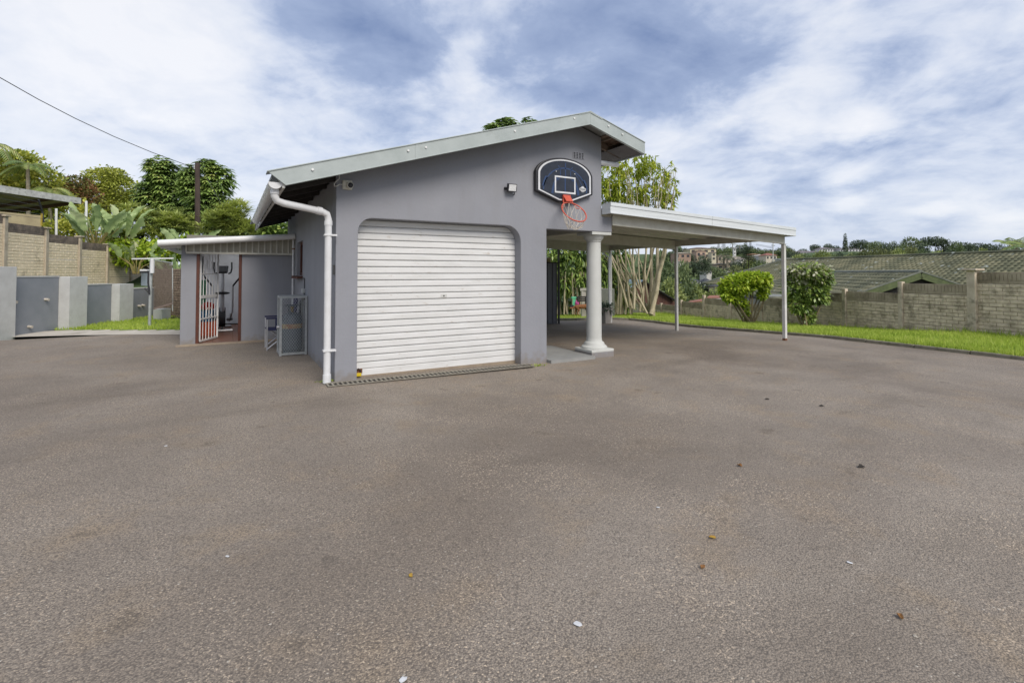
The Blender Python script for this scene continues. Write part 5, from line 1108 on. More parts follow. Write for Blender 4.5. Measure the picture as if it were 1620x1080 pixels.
# clothes line post, lamp, screen and brick wall
tp = thing('t_post', gb(238.5, 13.5, 0), 'grey metal post with a thin white crossbar standing on the left lawn', 'post')
M().tube([gb(238, 13.5, -.05), at(239.5, 409, 13.5)], .038, 10).build('post_tube', STEEL, tp, smooth=50)
M().tube([at(240.5, 432, 13.45), at(241.5, 408, 13.45)], .05, 10).build('sleeve', PVC, tp, smooth=50)
M().bar(at(209, 409.5, 13.6), at(274, 408.5, 13.3), .035, .035).build('crossbar', WHITE, tp)
lp = thing('wall_lamp', at(230, 430, 13.6), 'white-topped black lamp head on a dark arm hanging from the t-shaped post', 'lamp')
M().obox(at(220.5, 432, 13.7), RT*.21, FH*.12, ZZ*.05).build('lamp_head', BLACK, lp, bevel=.01)
M().obox(at(220.5, 429, 13.7), RT*.21, FH*.12, ZZ*.05+RT*-.0).build('lamp_top', WHITE, lp, bevel=.015)
M().tube([at(235.5, 430, 13.5), at(236, 447, 13.5), at(236.5, 466, 13.45)], [.03, .045, .02], 8).build('lamp_arm', BLACK, lp)
M().tube([at(229, 456, 13.5), at(233, 459, 13.5), at(236, 463, 13.5)], [.02, .03, .02], 6).build('lamp_spike', BLACK, lp)
bw = thing('brick_wall', at(270, 500, 17), 'rough reddish-brown brick wall between the t-post and the outbuilding', 'wall')
BRM = mat('old_brick', (.17, .115, .085), (.30, .235, .17), 9, .95, .6, 40, c3=(.08, .06, .05), s3=3)
a_ = gb(241, 17.2, 0); b_ = gb(300, 15.6, 0); dd = (b_-a_); ln2 = dd.length; dd.normalize(); nn2 = Vector((dd.y, -dd.x, 0))
ztop_ = 1.66
M().obox(a_+ZZ*-.1, dd*ln2, -nn2*.2, ZZ*ztop_).build('wall_core', mat('brick_mortar', (.14, .12, .10), None, 6, .95), bw)
kk = 0; bmsh = None; pos = []
for r_ in range(20):
    x = -.12 if r_ % 2 else 0
    while x < ln2-.1: pos.append((max(x, 0.0), r_)); x += .235
jm = M(); cnt = 0
for (x, r_) in pos:
    if x < .01 or x > ln2-.24: jm.obox(a_+dd*(x+.003)+ZZ*(-.02+r_*.08)+nn2*.001, dd*.10, nn2*.012, ZZ*.068); continue
    if cnt < 290:
        if bmsh is None:
            q = M(); q.add([(0, 0, 0), (.222, 0, 0), (.222, 0, .068), (0, 0, .068), (.006, -.014, .005), (.216, -.014, .005), (.216, -.014, .062), (.006, -.014, .062)], [(0, 1, 5, 4), (1, 2, 6, 5), (2, 3, 7, 6), (3, 0, 4, 7), (4, 5, 6, 7)])
            bmsh = bpy.data.meshes.new('brick'); bmsh.from_pydata(q.v, [], q.f); bmsh.materials.append(BRM)
        ob = link('brick', bmsh, bw); ob.location = a_+dd*(x+.004)+ZZ*(-.02+r_*.08)+nn2*rnd.uniform(0, .014); ob.rotation_euler = (0, 0, math.atan2(dd.y, dd.x)); cnt += 1
    else: jm.obox(a_+dd*(x+.004)+ZZ*(-.02+r_*.08)+nn2*.001, dd*.222, nn2*.012, ZZ*.068)
if jm.v: jm.build('brick_relief', BRM, bw, kind='stuff')
sn = thing('screen_panel', at(258, 490, 15), 'dark brown netting screen hung between thin posts before the brick wall', 'screen')
netm = mat('shade_netting', (.12, .095, .08), (.16, .13, .11), 20, .9)
c0, c1, c2, c3_ = at(243, 487, 14.6), at(273, 478, 15.0), at(272.5, 417, 15.0), at(243.5, 412, 14.6)
mm = M(); NX, NZ = 26, 52
for i in range(NX+1):
    t_ = i/NX; mm.bar(c0.lerp(c1, t_), c3_.lerp(c2, t_), .009, .004)
for j in range(NZ+1):
    t_ = j/NZ; mm.bar(c0.lerp(c3_, t_)+nn2*.003, c1.lerp(c2, t_)+nn2*.003, .004, .009)
mm.build('netting', netm, sn, kind='stuff')
M().bar(at(273, 492, 15.01), at(273, 424, 15.01), .025, .025).build('post', STEEL, sn); M().bar(c0-ZZ*.03, c1-ZZ*.03, .03, .05).build('bottom_rail', mat('pinkish_rail', (.24, .18, .16), None, 5, .8), sn)
M().bar(c3_+ZZ*.02, c2+ZZ*.02, .025, .025).build('top_rail', STEEL, sn)
gbk = at(242, 503, 15.2); cbk = M().obox(Vector((gbk.x, gbk.y, 0)), RT*.27, FH*.4, ZZ*.34).build('concrete_block', PILLAR, bevel=.01); tag(cbk, 'pale grey concrete block at the foot of the netting screen', 'concrete block')
pk = M().obox(gb(271, 15.4, .03), RT*.5, FH*.1, ZZ*.05).build('wood_plank', DARKTIM); tag(pk, 'dark plank lying on the left lawn beside the outbuilding', 'plank')
bp_ = M().obox(at(223, 457, 22), RT*.28, FH*.04, ZZ*.75).build('blue_board', mat('pale_blue_board', (.3, .36, .44), None, 5, .7)); tag(bp_, 'pale blue board standing against the end bays of the beige wall', 'board')

# ------------------------------------------------------------------ behind the carport
mc = thing('metal_enclosure', (6.5, 6.3, 0), 'ribbed dark grey sheet-metal enclosure at the back of the carport', 'enclosure')
DG = mat('dark_grey_sheet', (.13, .135, .15), (.115, .12, .135), 3, .45)
sh = None
for i in range(14):
    x0 = 5.15+.2*i
    if sh is None:
        m = M(); m.prism([(0, 0), (.03, -.03), (.06, -.03), (.09, 0), (.199, 0), (.199, .012), (0, .012)], lambda a, b: (a, b, -.20), lambda a, b: (a, b, 1.75)); o_ = m.build('sheet_rib', DG, mc); sh = o_.data; o_.location = (x0, 6.3, 0)
    else: o_ = link('sheet_rib', sh, mc); o_.location = (x0, 6.3, 0)
M().box(5.15, 7.949, 6.313, 7.0, -.20, 1.70).build('enclosure_body', DG, mc)
M().box(5.1, 8.0, 6.22, 7.05, 1.752, 1.78).build('top_shelf', DARKTIM, mc)
M().bar((7.99, 6.26, -.25), (7.99, 6.26, 2.35), .05, .05).build('steel_post', DSTEEL, mc)
M().box(6.8, 7.96, 6.24, 6.3, 2.25, 2.31).build('upper_rail', DSTEEL, mc)
for i, (x_, r_, h_, c_, nm, lb) in enumerate(((7.12, .09, .22, (.35, .3, .2), 'paint_tin', 'pale paint tin on the enclosure shelf nearest the garage'), (7.42, .06, .34, (.2, .2, .2), 'steel_flask', 'tall grey flask on the enclosure shelf beside the paint tin'), (7.72, .11, .14, (.4, .33, .14), 'ochre_bowl', 'ochre bowl on the enclosure shelf nearest the post'))):
    o_ = M().lathe([(r_, 0), (r_*1.05, h_*.5), (r_, h_*.96), (r_*.6, h_)], (x_, 6.5, 1.781), 14).build(nm, mat(nm+'_paint', c_, None, 8, .5), smooth=40); tag(o_, lb, nm.split('_')[1])
# planter
pt = thing('tall_planter', at(958, 512, 16.6), 'tall tapered pale concrete planter with a grey-green plant behind the column', 'planter')
c_ = at(958.5, 512, 16.6); PB = mat('planter_beige', (.42, .39, .35), (.36, .33, .3), 4, .7)
M().hexa([c_+Vector((x, y, z)) for z, s_ in ((0, .11), (.54, .165)) for x, y in ((-s_, -s_), (s_, -s_), (s_, s_), (-s_, s_))]).build('pot', PB, pt, bevel=.008)
n_ = 260; P_ = np.array([[c_.x, c_.y, c_.z+.56]])+NR.randn(n_, 3)*np.array([.13, .13, .09]); D_ = NR.randn(n_, 3)+np.array([[0, 0, .5]])
link('plant_leaves', leafmesh('plant_leaves', P_, D_, .13, .05, leafmat('grey_green_leaf', [(.05, .08, .05), (.1, .14, .09), (.18, .22, .15)]), .5, 2), pt)
# cream stub wall and dark seat behind
sw2 = thing('garden_wall', gb(945, 23, -.9), 'low cream garden wall at the back of the lawn behind the planter', 'wall')
CRW = mat('cream_wall', (.46, .43, .37), (.38, .35, .3), 2, .8)
a_ = gb(951, 23.2, -1); b_ = gb(972, 22.4, -1)
M().hexa([a_, b_, b_+FH*.2, a_+FH*.2, *(Vector((p.x, p.y, at(950, 456.5, 22.8).z)) for p in (a_, b_, b_+FH*.2, a_+FH*.2))]).build('wall_block', CRW, sw2, bevel=.01)
a_ = gb(920, 23.4, -1); b_ = gb(927, 23.4, -1); zt_ = at(920, 457, 23.4).z
M().hexa([a_, b_, b_+FH*.2, a_+FH*.2, *(Vector((p.x, p.y, zt_)) for p in (a_, b_, b_+FH*.2, a_+FH*.2))]).build('wall_pier', CRW, sw2, bevel=.01)
M().bar(at(918, 458, 23.5), at(953, 457, 23.3), .2, .12).build('top_beam', CRW, sw2)
bt = thing('garden_bench', gb(925, 22.9, -.8), 'dark brown wooden garden bench partly hidden behind the column', 'bench')
for k in range(3): M().bar(at(912, 470+k*3, 23), at(945, 469+k*3, 22.9), .03, .07).build('slat', DARKTIM, bt)
for px in (914, 927, 943): M().bar(at(px, 470, 22.95), at(px, 490, 22.95), .06, .06).build('leg', DARKTIM, bt)
# green toy with pink ball-like bag
gt_ = thing('green_plastic_stand', at(908, 486, 23), 'small mint green plastic stand on the back lawn left of the column', 'plastic stand')
GP = mat('mint_green_plastic', (.12, .50, .27), None, 5, .45)
p = at(904.5, 473, 23); M().obox(p, RT*.24, FH*.25, ZZ*.10).build('stand_top', GP, gt_, bevel=.02)
M().hexa([at(905.5, 485, 23), at(909.5, 485, 23), at(909.5, 485, 23.2), at(905.5, 485, 23.2), at(906, 473.2, 23), at(911, 473.2, 23), at(911, 473.2, 23.2), at(906, 473.2, 23.2)]).build('stand_body', GP, gt_, bevel=.01)
M().tube([at(905, 485, 22.98), at(905, 485, 23.15)], .09, 14).build('wheel', BLACK, gt_)
pb_ = at(913, 479, 23); o_ = M().lathe([(.03, -.16), (.08, -.12), (.10, 0), (.06, .1), (.02, .15)], pb_, 14).build('pink_bag', mat('magenta_fabric', (.36, .03, .16), (.5, .1, .3), 6, .7), smooth=60); tag(o_, 'magenta bag hanging beside the mint green plastic stand', 'bag')
# dog
def dog():
    o = at(921, 497.5, 22); z0 = float(o.z); t = thing('dog', o, 'brown dog with a pale curled tail on the back lawn beside the column', 'dog')
    fx = RT; sx = FH
    def q(a, b, c): return o+fx*a+sx*b+ZZ*c
    V = [q(-.2, 0, .36), q(-.02, 0, .35), q(.16, 0, .35), q(.27, 0, .38), q(.37, 0, .47), q(.45, 0, .54), q(.53, 0, .52), q(.62, 0, .49),
         q(-.27, .05, .30), q(-.25, .06, .2), q(-.31, .06, .11), q(-.30, .06, .01), q(-.25, .06, .005), q(-.22, -.05, .30), q(-.14, -.06, .19), q(-.22, -.06, .11), q(-.2, -.06, .01), q(-.15, -.06, .005),
         q(.23, .06, .27), q(.21, .06, .14), q(.25, .06, .01), q(.29, .06, .005), q(.26, -.06, .27), q(.33, -.06, .14), q(.31, -.06, .01), q(.35, -.06, .005),
         q(-.3, 0, .38), q(-.38, 0, .30), q(-.47, 0, .27), q(-.55, 0, .30), q(.44, .05, .6), q(.44, -.05, .6)]
    R = [.11, .115, .12, .12, .065, .065, .05, .028, .075, .05, .024, .022, .024, .075, .05, .024, .022, .024, .055, .03, .022, .024, .055, .03, .022, .024, .04, .04, .045, .03, .02, .02]
    E_ = [(0, 1), (1, 2), (2, 3), (3, 4), (4, 5), (5, 6), (6, 7), (0, 8), (8, 9), (9, 10), (10, 11), (11, 12), (0, 13), (13, 14), (14, 15), (15, 16), (16, 17), (3, 18), (18, 19), (19, 20), (20, 21), (3, 22), (22, 23), (23, 24), (24, 25), (0, 26), (26, 27), (27, 28), (28, 29), (5, 30), (5, 31)]
    me = bpy.data.meshes.new('body'); me.from_pydata([tuple(v) for v in V], E_, []); ob = bpy.data.objects.new('body', me); COL.objects.link(ob); adopt(ob, t)
    sk = ob.modifiers.new('skin', 'SKIN'); 
    for i, r in enumerate(R): me.skin_vertices[0].data[i].radius = (r, r)
    me.skin_vertices[0].data[0].use_root = True
    ss = ob.modifiers.new('sub', 'SUBSURF'); ss.levels = 2; ss.render_levels = 2
    me.materials.append(mat('brown_fur', (.17, .065, .025), (.25, .11, .045), 12, .9, c3=(.36, .25, .14), s3=4, t3=(.6, .75)))
dog()
# timber hut beyond the wall
ht = thing('timber_hut', gb(1030, 34, -3), 'dark brown timber board hut beyond the precast wall behind the pale-stemmed tree', 'hut')
def hp(px, py, Y=34): return at(px, py, Y)
zb_ = hp(1020, 505).z
apx_, l_, r_ = hp(1018, 445), hp(993, 461), hp(1064, 474)
BD = mat('dark_red_boards', (.15, .07, .05), (.085, .045, .035), 6, .85, stretch=(1, 1, .2))
def rooftop(px): return 445+.55+(461-445)*(1018-px)/25 if px < 1018 else 445+(474-445)*(px-1018)/46
x = 990.5
while x < 1066:
    x1 = x+2.6; ya, yb_ = rooftop(x)+1.2, rooftop(x1)+1.2; a0 = hp(x, 505); b0 = hp(x1, 505); a1 = hp(x, ya); b1 = hp(x1, yb_)
    m = M(); m.hexa([a0, b0, b0+FH*.03, a0+FH*.03, a1, b1, b1+FH*.03, a1+FH*.03]); m.build('wall_board', BD, ht); x += 2.75
M().bar(hp(1018, 444.5, 33.8), hp(1068, 475.5, 33.8), .08, .12).build('barge_board', DARKTIM, ht); M().bar(hp(1018, 444.5, 33.8), hp(990, 462.5, 33.8), .08, .12).build('barge_board', DARKTIM, ht)
q0, q1 = hp(1018, 444, 33.7), hp(1068, 475, 33.7); q2 = hp(989, 462, 33.7); back = FH*4.5
RB = mat('blue_grey_sheet', (.20, .28, .33), (.14, .2, .24), 4, .5)
m = M(); m.hexa([q0, q1, q1+back, q0+back, q0+ZZ*.05, q1+ZZ*.05, q1+back+ZZ*.05, q0+back+ZZ*.05]); m.build('roof_sheet', DARKTIM, ht)
m = M(); m.hexa([q2, q0, q0+back, q2+back, q2+ZZ*.05, q0+ZZ*.05, q0+back+ZZ*.05, q2+back+ZZ*.05]); m.build('roof_sheet', RB, ht)
an = thing('sheet_metal_screen', hp(995, 460, 30), 'blue-grey metal sheet showing behind the slanting pale stems', 'metal sheet')
m = M(); m.hexa([at(989, 459, 31), at(998, 458, 31), at(998, 458, 31.1), at(989, 459, 31.1), at(989, 444, 31), at(1016, 444, 31), at(1016, 444, 31.1), at(989, 444, 31.1)]); m.build('sheet', RB, an)

# ------------------------------------------------------------------ tiled neighbour roofs
def tiled(name, e0, e1, r0, r1, m, parent, expo=.33, tw=.30):
    """rows of overlapping wavy tiles on the slope between eave e0-e1 and ridge r0-r1"""
    e0, e1, r0, r1 = map(Vector, (e0, e1, r0, r1)); sl = ((r0-e0).length+(r1-e1).length)/2; rows = max(3, int(sl/expo)); ln = (e1-e0).length; n = max(3, int(ln/tw))*4
    nrm_ = (e1-e0).cross(r0-e0).normalized(); 
    if nrm_.z < 0: nrm_ = -nrm_
    V = []; F = []; uv = []
    t = np.linspace(0, 1, n+1); A = np.array(e0)[None]*(1-t[:, None])+np.array(e1)[None]*t[:, None]; B = np.array(r0)[None]*(1-t[:, None])+np.array(r1)[None]*t[:, None]
    for k in range(rows):
        s0 = k/rows; s1 = (k+1)/rows+.01; ph = (k % 2)*2
        wv = .028*np.cos((np.arange(n+1)+ph)*2*PI/4)
        lo_ = A*(1-s0)+B*s0+np.array(nrm_)[None]*(.040+wv)[:, None]; hi_ = A*(1-s1)+B*s1+np.array(nrm_)[None]*(.012+wv*.8)[:, None]; ed = A*(1-s0)+B*s0
        b_ = len(V)*(n+1)
        V += [ed, lo_, hi_]; i = np.arange(n)
        F.append(np.stack([b_+i, b_+i+1, b_+n+1+i+1, b_+n+1+i], 1)); F.append(np.stack([b_+n+1+i, b_+n+1+i+1, b_+2*(n+1)+i+1, b_+2*(n+1)+i], 1))
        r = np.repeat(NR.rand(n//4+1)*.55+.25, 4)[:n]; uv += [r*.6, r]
    me = npmesh(name, np.concatenate(V), np.concatenate(F), m, uvr=np.concatenate(uv)); return link(name, me, parent, 'stuff')
def tilemat():
    m = leafmat('mossy_green_tile', [(0.079, 0.085, 0.054), (0.160, 0.161, 0.097), (0.251, 0.236, 0.139), (0.343, 0.302, 0.178)], 0.0, .85, .7); t = m.node_tree; n = t.nodes; l = t.links.new
    b = n['Principled BSDF']; src = b.inputs['Base Color'].links[0].from_socket; g = n.new('ShaderNodeNewGeometry'); z = n.new('ShaderNodeTexNoise'); z.inputs['Scale'].default_value = 2.6; z.inputs['Detail'].default_value = 8; l(g.outputs['Position'], z.inputs['Vector'])
    r = n.new('ShaderNodeMapRange'); l(z.outputs[0], r.inputs[0]); r.inputs[1].default_value = .635; r.inputs[2].default_value = .67; x = n.new('ShaderNodeMix'); x.data_type = 'RGBA'; l(r.outputs[0], x.inputs[0]); l(src, x.inputs[6]); x.inputs[7].default_value = (.42, .44, .38, 1); l(x.outputs[2], b.inputs['Base Color']); return m
TM = tilemat()
nh = thing('neighbour_house', at(1450, 470, 28), 'neighbouring house with a large mossy green tiled roof behind the right wall', 'house')
rA = cw(25.6, 17, 2.42); rA0 = rA; rB = cw(21.8, 40, 2.42); rdn = (rB-rA).normalized(); dnv = Vector((-rdn.y, rdn.x, 0)); 
if dnv.dot(RT) > 0: dnv = -dnv
sl_w = 4.4; drop = 1.95
eA = rA+dnv*sl_w-ZZ*drop; eB = rB+dnv*sl_w-ZZ*drop+rdn*4.5
eA2 = rA+dnv*sl_w-ZZ*drop
tiled('tiled_slope', eA2-rdn*3, eB, rA-rdn*3, rB, TM, nh)
tiled('tiled_slope', eB, rB-dnv*sl_w-ZZ*drop+rdn*4.5, rB, rB+dnv*.05, TM, nh)
tiled('tiled_slope', rA-rdn*3-dnv*sl_w-ZZ*drop, rB-dnv*sl_w-ZZ*drop+rdn*4.5, rA-rdn*3, rB, TM, nh)
M().tube([rA-rdn*3+ZZ*.05, rB+ZZ*.05], .09, 8).build('ridge_tiles', TM, nh); M().tube([rB+ZZ*.05, eB+ZZ*.06], .08, 8).build('hip_tiles', mat('pale_hip', (.22, .23, .19), (.13, .14, .11), 3, .9), nh)
HW = mat('house_plaster', (.42, .40, .35), None, 2, .8)
m = M(); b1_ = eA-dnv*.6; b2_ = eB-dnv*.6-rdn*.6; m.hexa([Vector((p.x, p.y, -4)) for p in (b1_, b2_, b2_-dnv*12.4, b1_-dnv*12.4)]+[Vector((p.x, p.y, -.55)) for p in (b1_, b2_, b2_-dnv*12.4, b1_-dnv*12.4)]); m.build('house_walls', HW, nh)
# lower front wing with its own gable
rg0 = at(1457, 431.5, 19.2); rg1 = at(1262, 431.8, 35); rg1.z = rg0.z; rw_ = (rg1-rg0); rw_.z = 0; rl = rw_.length; rw_.normalize(); sn_ = Vector((-rw_.y, rw_.x, 0))
if sn_.dot(RT) > 0: sn_ = -sn_
wd_, dr2 = 3.6, 1.45
tiled('tiled_slope', rg0+sn_*wd_-ZZ*dr2, rg1+sn_*wd_-ZZ*dr2, rg0, rg1, TM, nh); tiled('tiled_slope', rg0-sn_*wd_-ZZ*dr2, rg1-sn_*wd_-ZZ*dr2, rg0, rg1, TM, nh)
M().tube([rg0+ZZ*.04, rg1+ZZ*.04], .08, 8).build('ridge_tiles', mat('pale_hip', (.22, .23, .19)), nh)
GRB = mat('green_barge', (.14, .17, .07), (.09, .11, .05), 5, .8)
for s_ in (1, -1):
    M().bar(rg0-rw_*.04+ZZ*.05, rg0-rw_*.04+sn_*s_*wd_-ZZ*(dr2-.05), .05, .05).build('barge_cap', mat('pale_hip', (.22, .23, .19)), nh)
    M().bar(rg0-rw_*.03-ZZ*.09, rg0-rw_*.03+sn_*s_*wd_-ZZ*(dr2+.09), .04, .26).build('barge_board', GRB, nh)
m = M(); m.prism([(-1, 0), (0, 1), (1, 0)], lambda a, b: rg0+rw_*.2+sn_*a*3.2-ZZ*((1-b)*1.3+.12), lambda a, b: rg0+rw_*.3+sn_*a*3.2-ZZ*((1-b)*1.3+.12)); m.build('gable_infill', DARKTIM, nh)
m = M(); p0 = rg0+rw_*.3; m.hexa([Vector((p.x, p.y, -4)) for p in (p0+sn_*3.1, p0-sn_*3.1, p0-sn_*3.1+rw_*11, p0+sn_*3.1+rw_*11)]+[Vector((p.x, p.y, -.1)) for p in (p0+sn_*3.1, p0-sn_*3.1, p0-sn_*3.1+rw_*11, p0+sn_*3.1+rw_*11)]); m.build('house_walls', HW, nh)
rr = thing('white_rail', at(1225, 467, 21), 'thin white roof edge showing above the right wall beside the bright bush', 'rail')
M().bar(at(1214, 467, 22), at(1242, 467.5, 21.4), .08, .1).build('rail_bar', WHITE, rr)
rsh = thing('rusty_shed_roof', at(1130, 474, 30), 'low rusty red sheet roof showing over the wall behind the bright bush', 'shed')
RS = mat('rusty_sheet', (.32, .13, .08), (.24, .10, .07), 2, .8)
m = M(); m.hexa([at(1118, 471.5, 28), at(1152, 471.5, 28), at(1152, 468, 31), at(1122, 468, 31), at(1118, 470.5, 28), at(1152, 470.5, 28), at(1152, 467.2, 31), at(1122, 467.2, 31)]); m.build('roof_sheet', RS, rsh)
m = M(); m.hexa([at(1088, 478.5, 28), at(1116, 477, 28), at(1114, 473, 31), at(1092, 476.5, 31), at(1088, 477.5, 28), at(1116, 476, 28), at(1114, 472, 31), at(1092, 475.5, 31)]); m.build('roof_sheet', RS, rsh)
m = M(); q = [at(1089, 478, 28.2), at(1151, 474, 28.2), at(1150, 474, 30.8), at(1092, 478, 30.8)]; m.hexa([Vector((p.x, p.y, -5)) for p in q]+[p-ZZ*.12 for p in q]); m.build('shed_walls', HW, rsh)
M().bar(at(1116, 474.2, 28), at(1153, 473.5, 28), .1, .12).build('white_fascia', WHITE, rsh)

# ------------------------------------------------------------------ hillside houses
def house(px0, px1, ytop, yeave, ybase, Y, wc, rc_, label, cat='house', cols=3, storeys=1, depth=9, name='hillside_house', flat=False, group=None):
    s = Y/FPX; o = at(px0, ybase, Y); wdt = (px1-px0)*s; h = (ybase-yeave)*s; t = thing(name, o, label, cat, group); base = ZZ*-6
    wm = mat('house_wall_%d_%d' % (int(px0), int(ybase)), wc, None, .3, .8); rm = mat('house_roof_%d_%d' % (int(px0), int(ybase)), rc_, None, .5, .8)
    M().obox(o+base, RT*wdt, FH*depth, ZZ*(h+6)).build('wall', wm, t)
    ov = .5; a = o+ZZ*(h+.02)-RT*ov-FH*ov; rh = (yeave-ytop)*s; W2 = wdt+2*ov; Dp = depth+2*ov; ins = min(W2/2*.8, Dp/2)
    if flat: M().obox(a, RT*W2, FH*Dp, ZZ*max(rh, .3)).build('roof', rm, t)
    else:
        m = M(); c = [a, a+RT*W2, a+RT*W2+FH*Dp, a+FH*Dp]; r1_ = a+RT*ins+FH*Dp/2+ZZ*rh; r2_ = a+RT*(W2-ins)+FH*Dp/2+ZZ*rh
        m.add([*c, r1_, r2_], [(0, 1, 5, 4), (1, 2, 5), (2, 3, 4, 5), (3, 0, 4), (3, 2, 1, 0)]); m.build('roof', rm, t)
    gm_ = mat('window_dark', (.04, .045, .05), None, 3, .15)
    for sy in range(storeys):
        zz0 = h*(sy+.28)/storeys; hh = h*.45/storeys
        for i in range(cols):
            x0 = wdt*(i+.22)/cols; ww = wdt*.5/cols
            w_ = M().obox(o+RT*x0+ZZ*zz0-FH*.05, RT*ww, FH*.049, ZZ*hh).build('window', gm_, t)
            M().obox(o+RT*(x0-.1)+ZZ*(zz0-.16)-FH*.12, RT*(ww+.2), FH*.119, ZZ*.14).build('sill', wm, w_)
    return t
house(1092, 1133, 390.5, 393.5, 408, 330, (.58, .51, .34), (.20, .15, .12), 'large cream hilltop house with a brown hipped roof, left of the royal palm', cols=4, storeys=2, depth=14)
house(1102, 1117, 395.5, 397, 408, 318, (.50, .36, .27), (.22, .13, .1), 'pink-shaded front bay standing before the large cream hilltop house', cols=2)
house(1068, 1093, 399, 401, 409, 310, (.36, .25, .19), (.40, .34, .27), 'low reddish brick building below and left of the cream hilltop house', cols=3)
house(1110, 1116, 402, 403.5, 410, 300, (.58, .5, .42), (.25, .16, .12), 'tiny pale outhouse beside the low reddish brick building', cols=1, depth=4)
house(1126, 1133, 398, 399.5, 412, 295, (.60, .54, .40), (.26, .2, .16), 'narrow cream two-storey house just left of the royal palm crown', cols=1, storeys=2, depth=6)
house(1136, 1156, 403, 405, 414, 300, (.50, .42, .34), (.28, .2, .15), 'pinkish house partly hidden behind the royal palm fronds', cols=3)
house(1135, 1155, 416, 418.5, 426, 262, (.38, .32, .23), (.17, .14, .11), 'brown-roofed house at the foot of the royal palm trunks', cols=2)
house(1161, 1164.5, 392, 393, 408, 310, (.68, .68, .66), (.5, .5, .5), 'slim white tower on the hillside right of the royal palms', 'tower', cols=1, storeys=3, depth=1.6, name='white_tower', flat=True)
house(1157, 1172, 405, 406.5, 413, 300, (.62, .57, .48), (.4, .36, .3), 'low white house below the slim white tower', cols=2)
house(1084, 1096, 439, 443, 453, 215, (.68, .68, .66), (.07, .075, .08), 'white cottage with dark gable roof low in the valley', cols=2, depth=8)
house(1096, 1109, 442, 445, 453, 218, (.66, .66, .64), (.08, .085, .09), 'white lower wing to the right of the dark gabled cottage', cols=2, depth=8)
house(1115, 1131, 441, 447.5, 453, 215, (.55, .56, .56), (.055, .06, .07), 'long dark-roofed house in the valley behind the bright bush', cols=2, depth=9)
house(1131, 1142, 450, 453, 459, 150, (.40, .34, .27), (.06, .06, .06), 'small dark-roofed shack just left of the bright bush', cols=1, depth=5)
house(1151, 1155, 429, 430, 440, 240, (.68, .68, .66), (.5, .5, .5), 'small white wall fragment among trees above the bright bush', 'house', cols=1, depth=3, flat=True)
house(1172, 1181, 408, 409.5, 414, 290, (.66, .64, .58), (.35, .3, .26), 'small pale house tucked under the dark conifer on the left', cols=2)
house(1074, 1082, 412, 413.5, 418, 280, (.62, .60, .55), (.3, .2, .16), 'small pale house among trees below the brick building', cols=1)
house(1118, 1126, 428, 429.5, 434, 240, (.64, .62, .58), (.2, .18, .16), 'small white house half buried in trees above the dark-roofed valley house', cols=2)
house(1190, 1203, 401, 402.5, 409, 320, (.56, .50, .42), (.36, .19, .1), 'orange-roofed house left of the white gabled one on the ridge', cols=2)
house(1202, 1211, 402, 405, 410, 310, (.68, .68, .67), (.42, .40, .36), 'white gabled house on the ridge left of the red-roofed one', cols=1)
house(1212, 1229, 400, 404, 411, 300, (.60, .54, .44), (.28, .12, .09), 'red-roofed house on the ridge beside the far utility pole', cols=3)
AP = (.62, .61, .62); AR = (.20, .17, .18)
house(1258, 1299, 396.5, 399, 407, 380, AP, AR, 'long low white apartment block with grey roof, leftmost on the right ridge', 'apartment block', cols=9, storeys=2, name='apartment_block', depth=12)
house(1297, 1322, 391, 393.5, 407, 385, AP, AR, 'taller white apartment block in the middle of the ridge group', 'apartment block', cols=6, storeys=3, name='apartment_block', depth=12)
house(1329, 1368, 391.5, 394, 408, 380, AP, AR, 'white apartment block with grey roof, rightmost of the ridge group', 'apartment block', cols=8, storeys=3, name='apartment_block', depth=12)
house(1245, 1262, 408.5, 410, 413, 200, (.64, .64, .62), (.55, .55, .54), 'pale flat-roofed house just right of the front carport post', cols=3, flat=True)

# ------------------------------------------------------------------ far trees
def proto(kind, seed, m):
    NR.seed(seed)
    if kind == 'round': lobes = [((0, 0, .62), .42, .42, .32), ((.22, .1, .5), .3, .3, .25), ((-.22, -.05, .52), .3, .3, .25), ((0, -.2, .45), .32, .3, .28), ((.05, .1, .8), .25, .25, .18), ((.0, 0, .28), .4, .4, .25)]; n = 1500; s = .085
    elif kind == 'umbrella': lobes = [((0, 0, .82), .5, .5, .15), ((.3, 0, .72), .3, .3, .14), ((-.32, .1, .75), .3, .3, .13), ((0, .2, .68), .45, .4, .14), ((.1, -.3, .7), .3, .25, .14)]; n = 1500; s = .075
    elif kind == 'tall': lobes = [((0, 0, .3+.13*i), .16*(1.1-.12*i), .16*(1.1-.12*i), .13) for i in range(6)]; n = 1100; s = .06
    P, d = lobes_pts(lobes, n, .55); D = d+NR.randn(n, 3)*.5; a = leafmesh('far_tree', P, D, s*(.6+.8*NR.rand(n)), s*.8, m, .1, 1)
    return a
FG = [leafmat('far_leaf_dark', [(0.047, 0.072, 0.050), (0.090, 0.122, 0.071), (0.152, 0.194, 0.106)], .15, .7, .25), leafmat('far_leaf_mid', [(0.077, 0.112, 0.060), (0.152, 0.203, 0.085), (0.280, 0.325, 0.133)], .15, .7, .25), leafmat('far_leaf_light', [(0.129, 0.173, 0.054), (0.259, 0.310, 0.096), (0.431, 0.466, 0.162)], .15, .7, .25), leafmat('far_leaf_olive', [(0.094, 0.114, 0.046), (0.166, 0.187, 0.073), (0.291, 0.312, 0.125)], .15, .7, .25)]
PR = {}
for ki, kd in enumerate(('round', 'umbrella')):
    for j in range(4): PR[(kd, j)] = proto(kd, 100+ki*10+j, FG[j])
PR[('tall', 0)] = proto('tall', 150, FG[0])
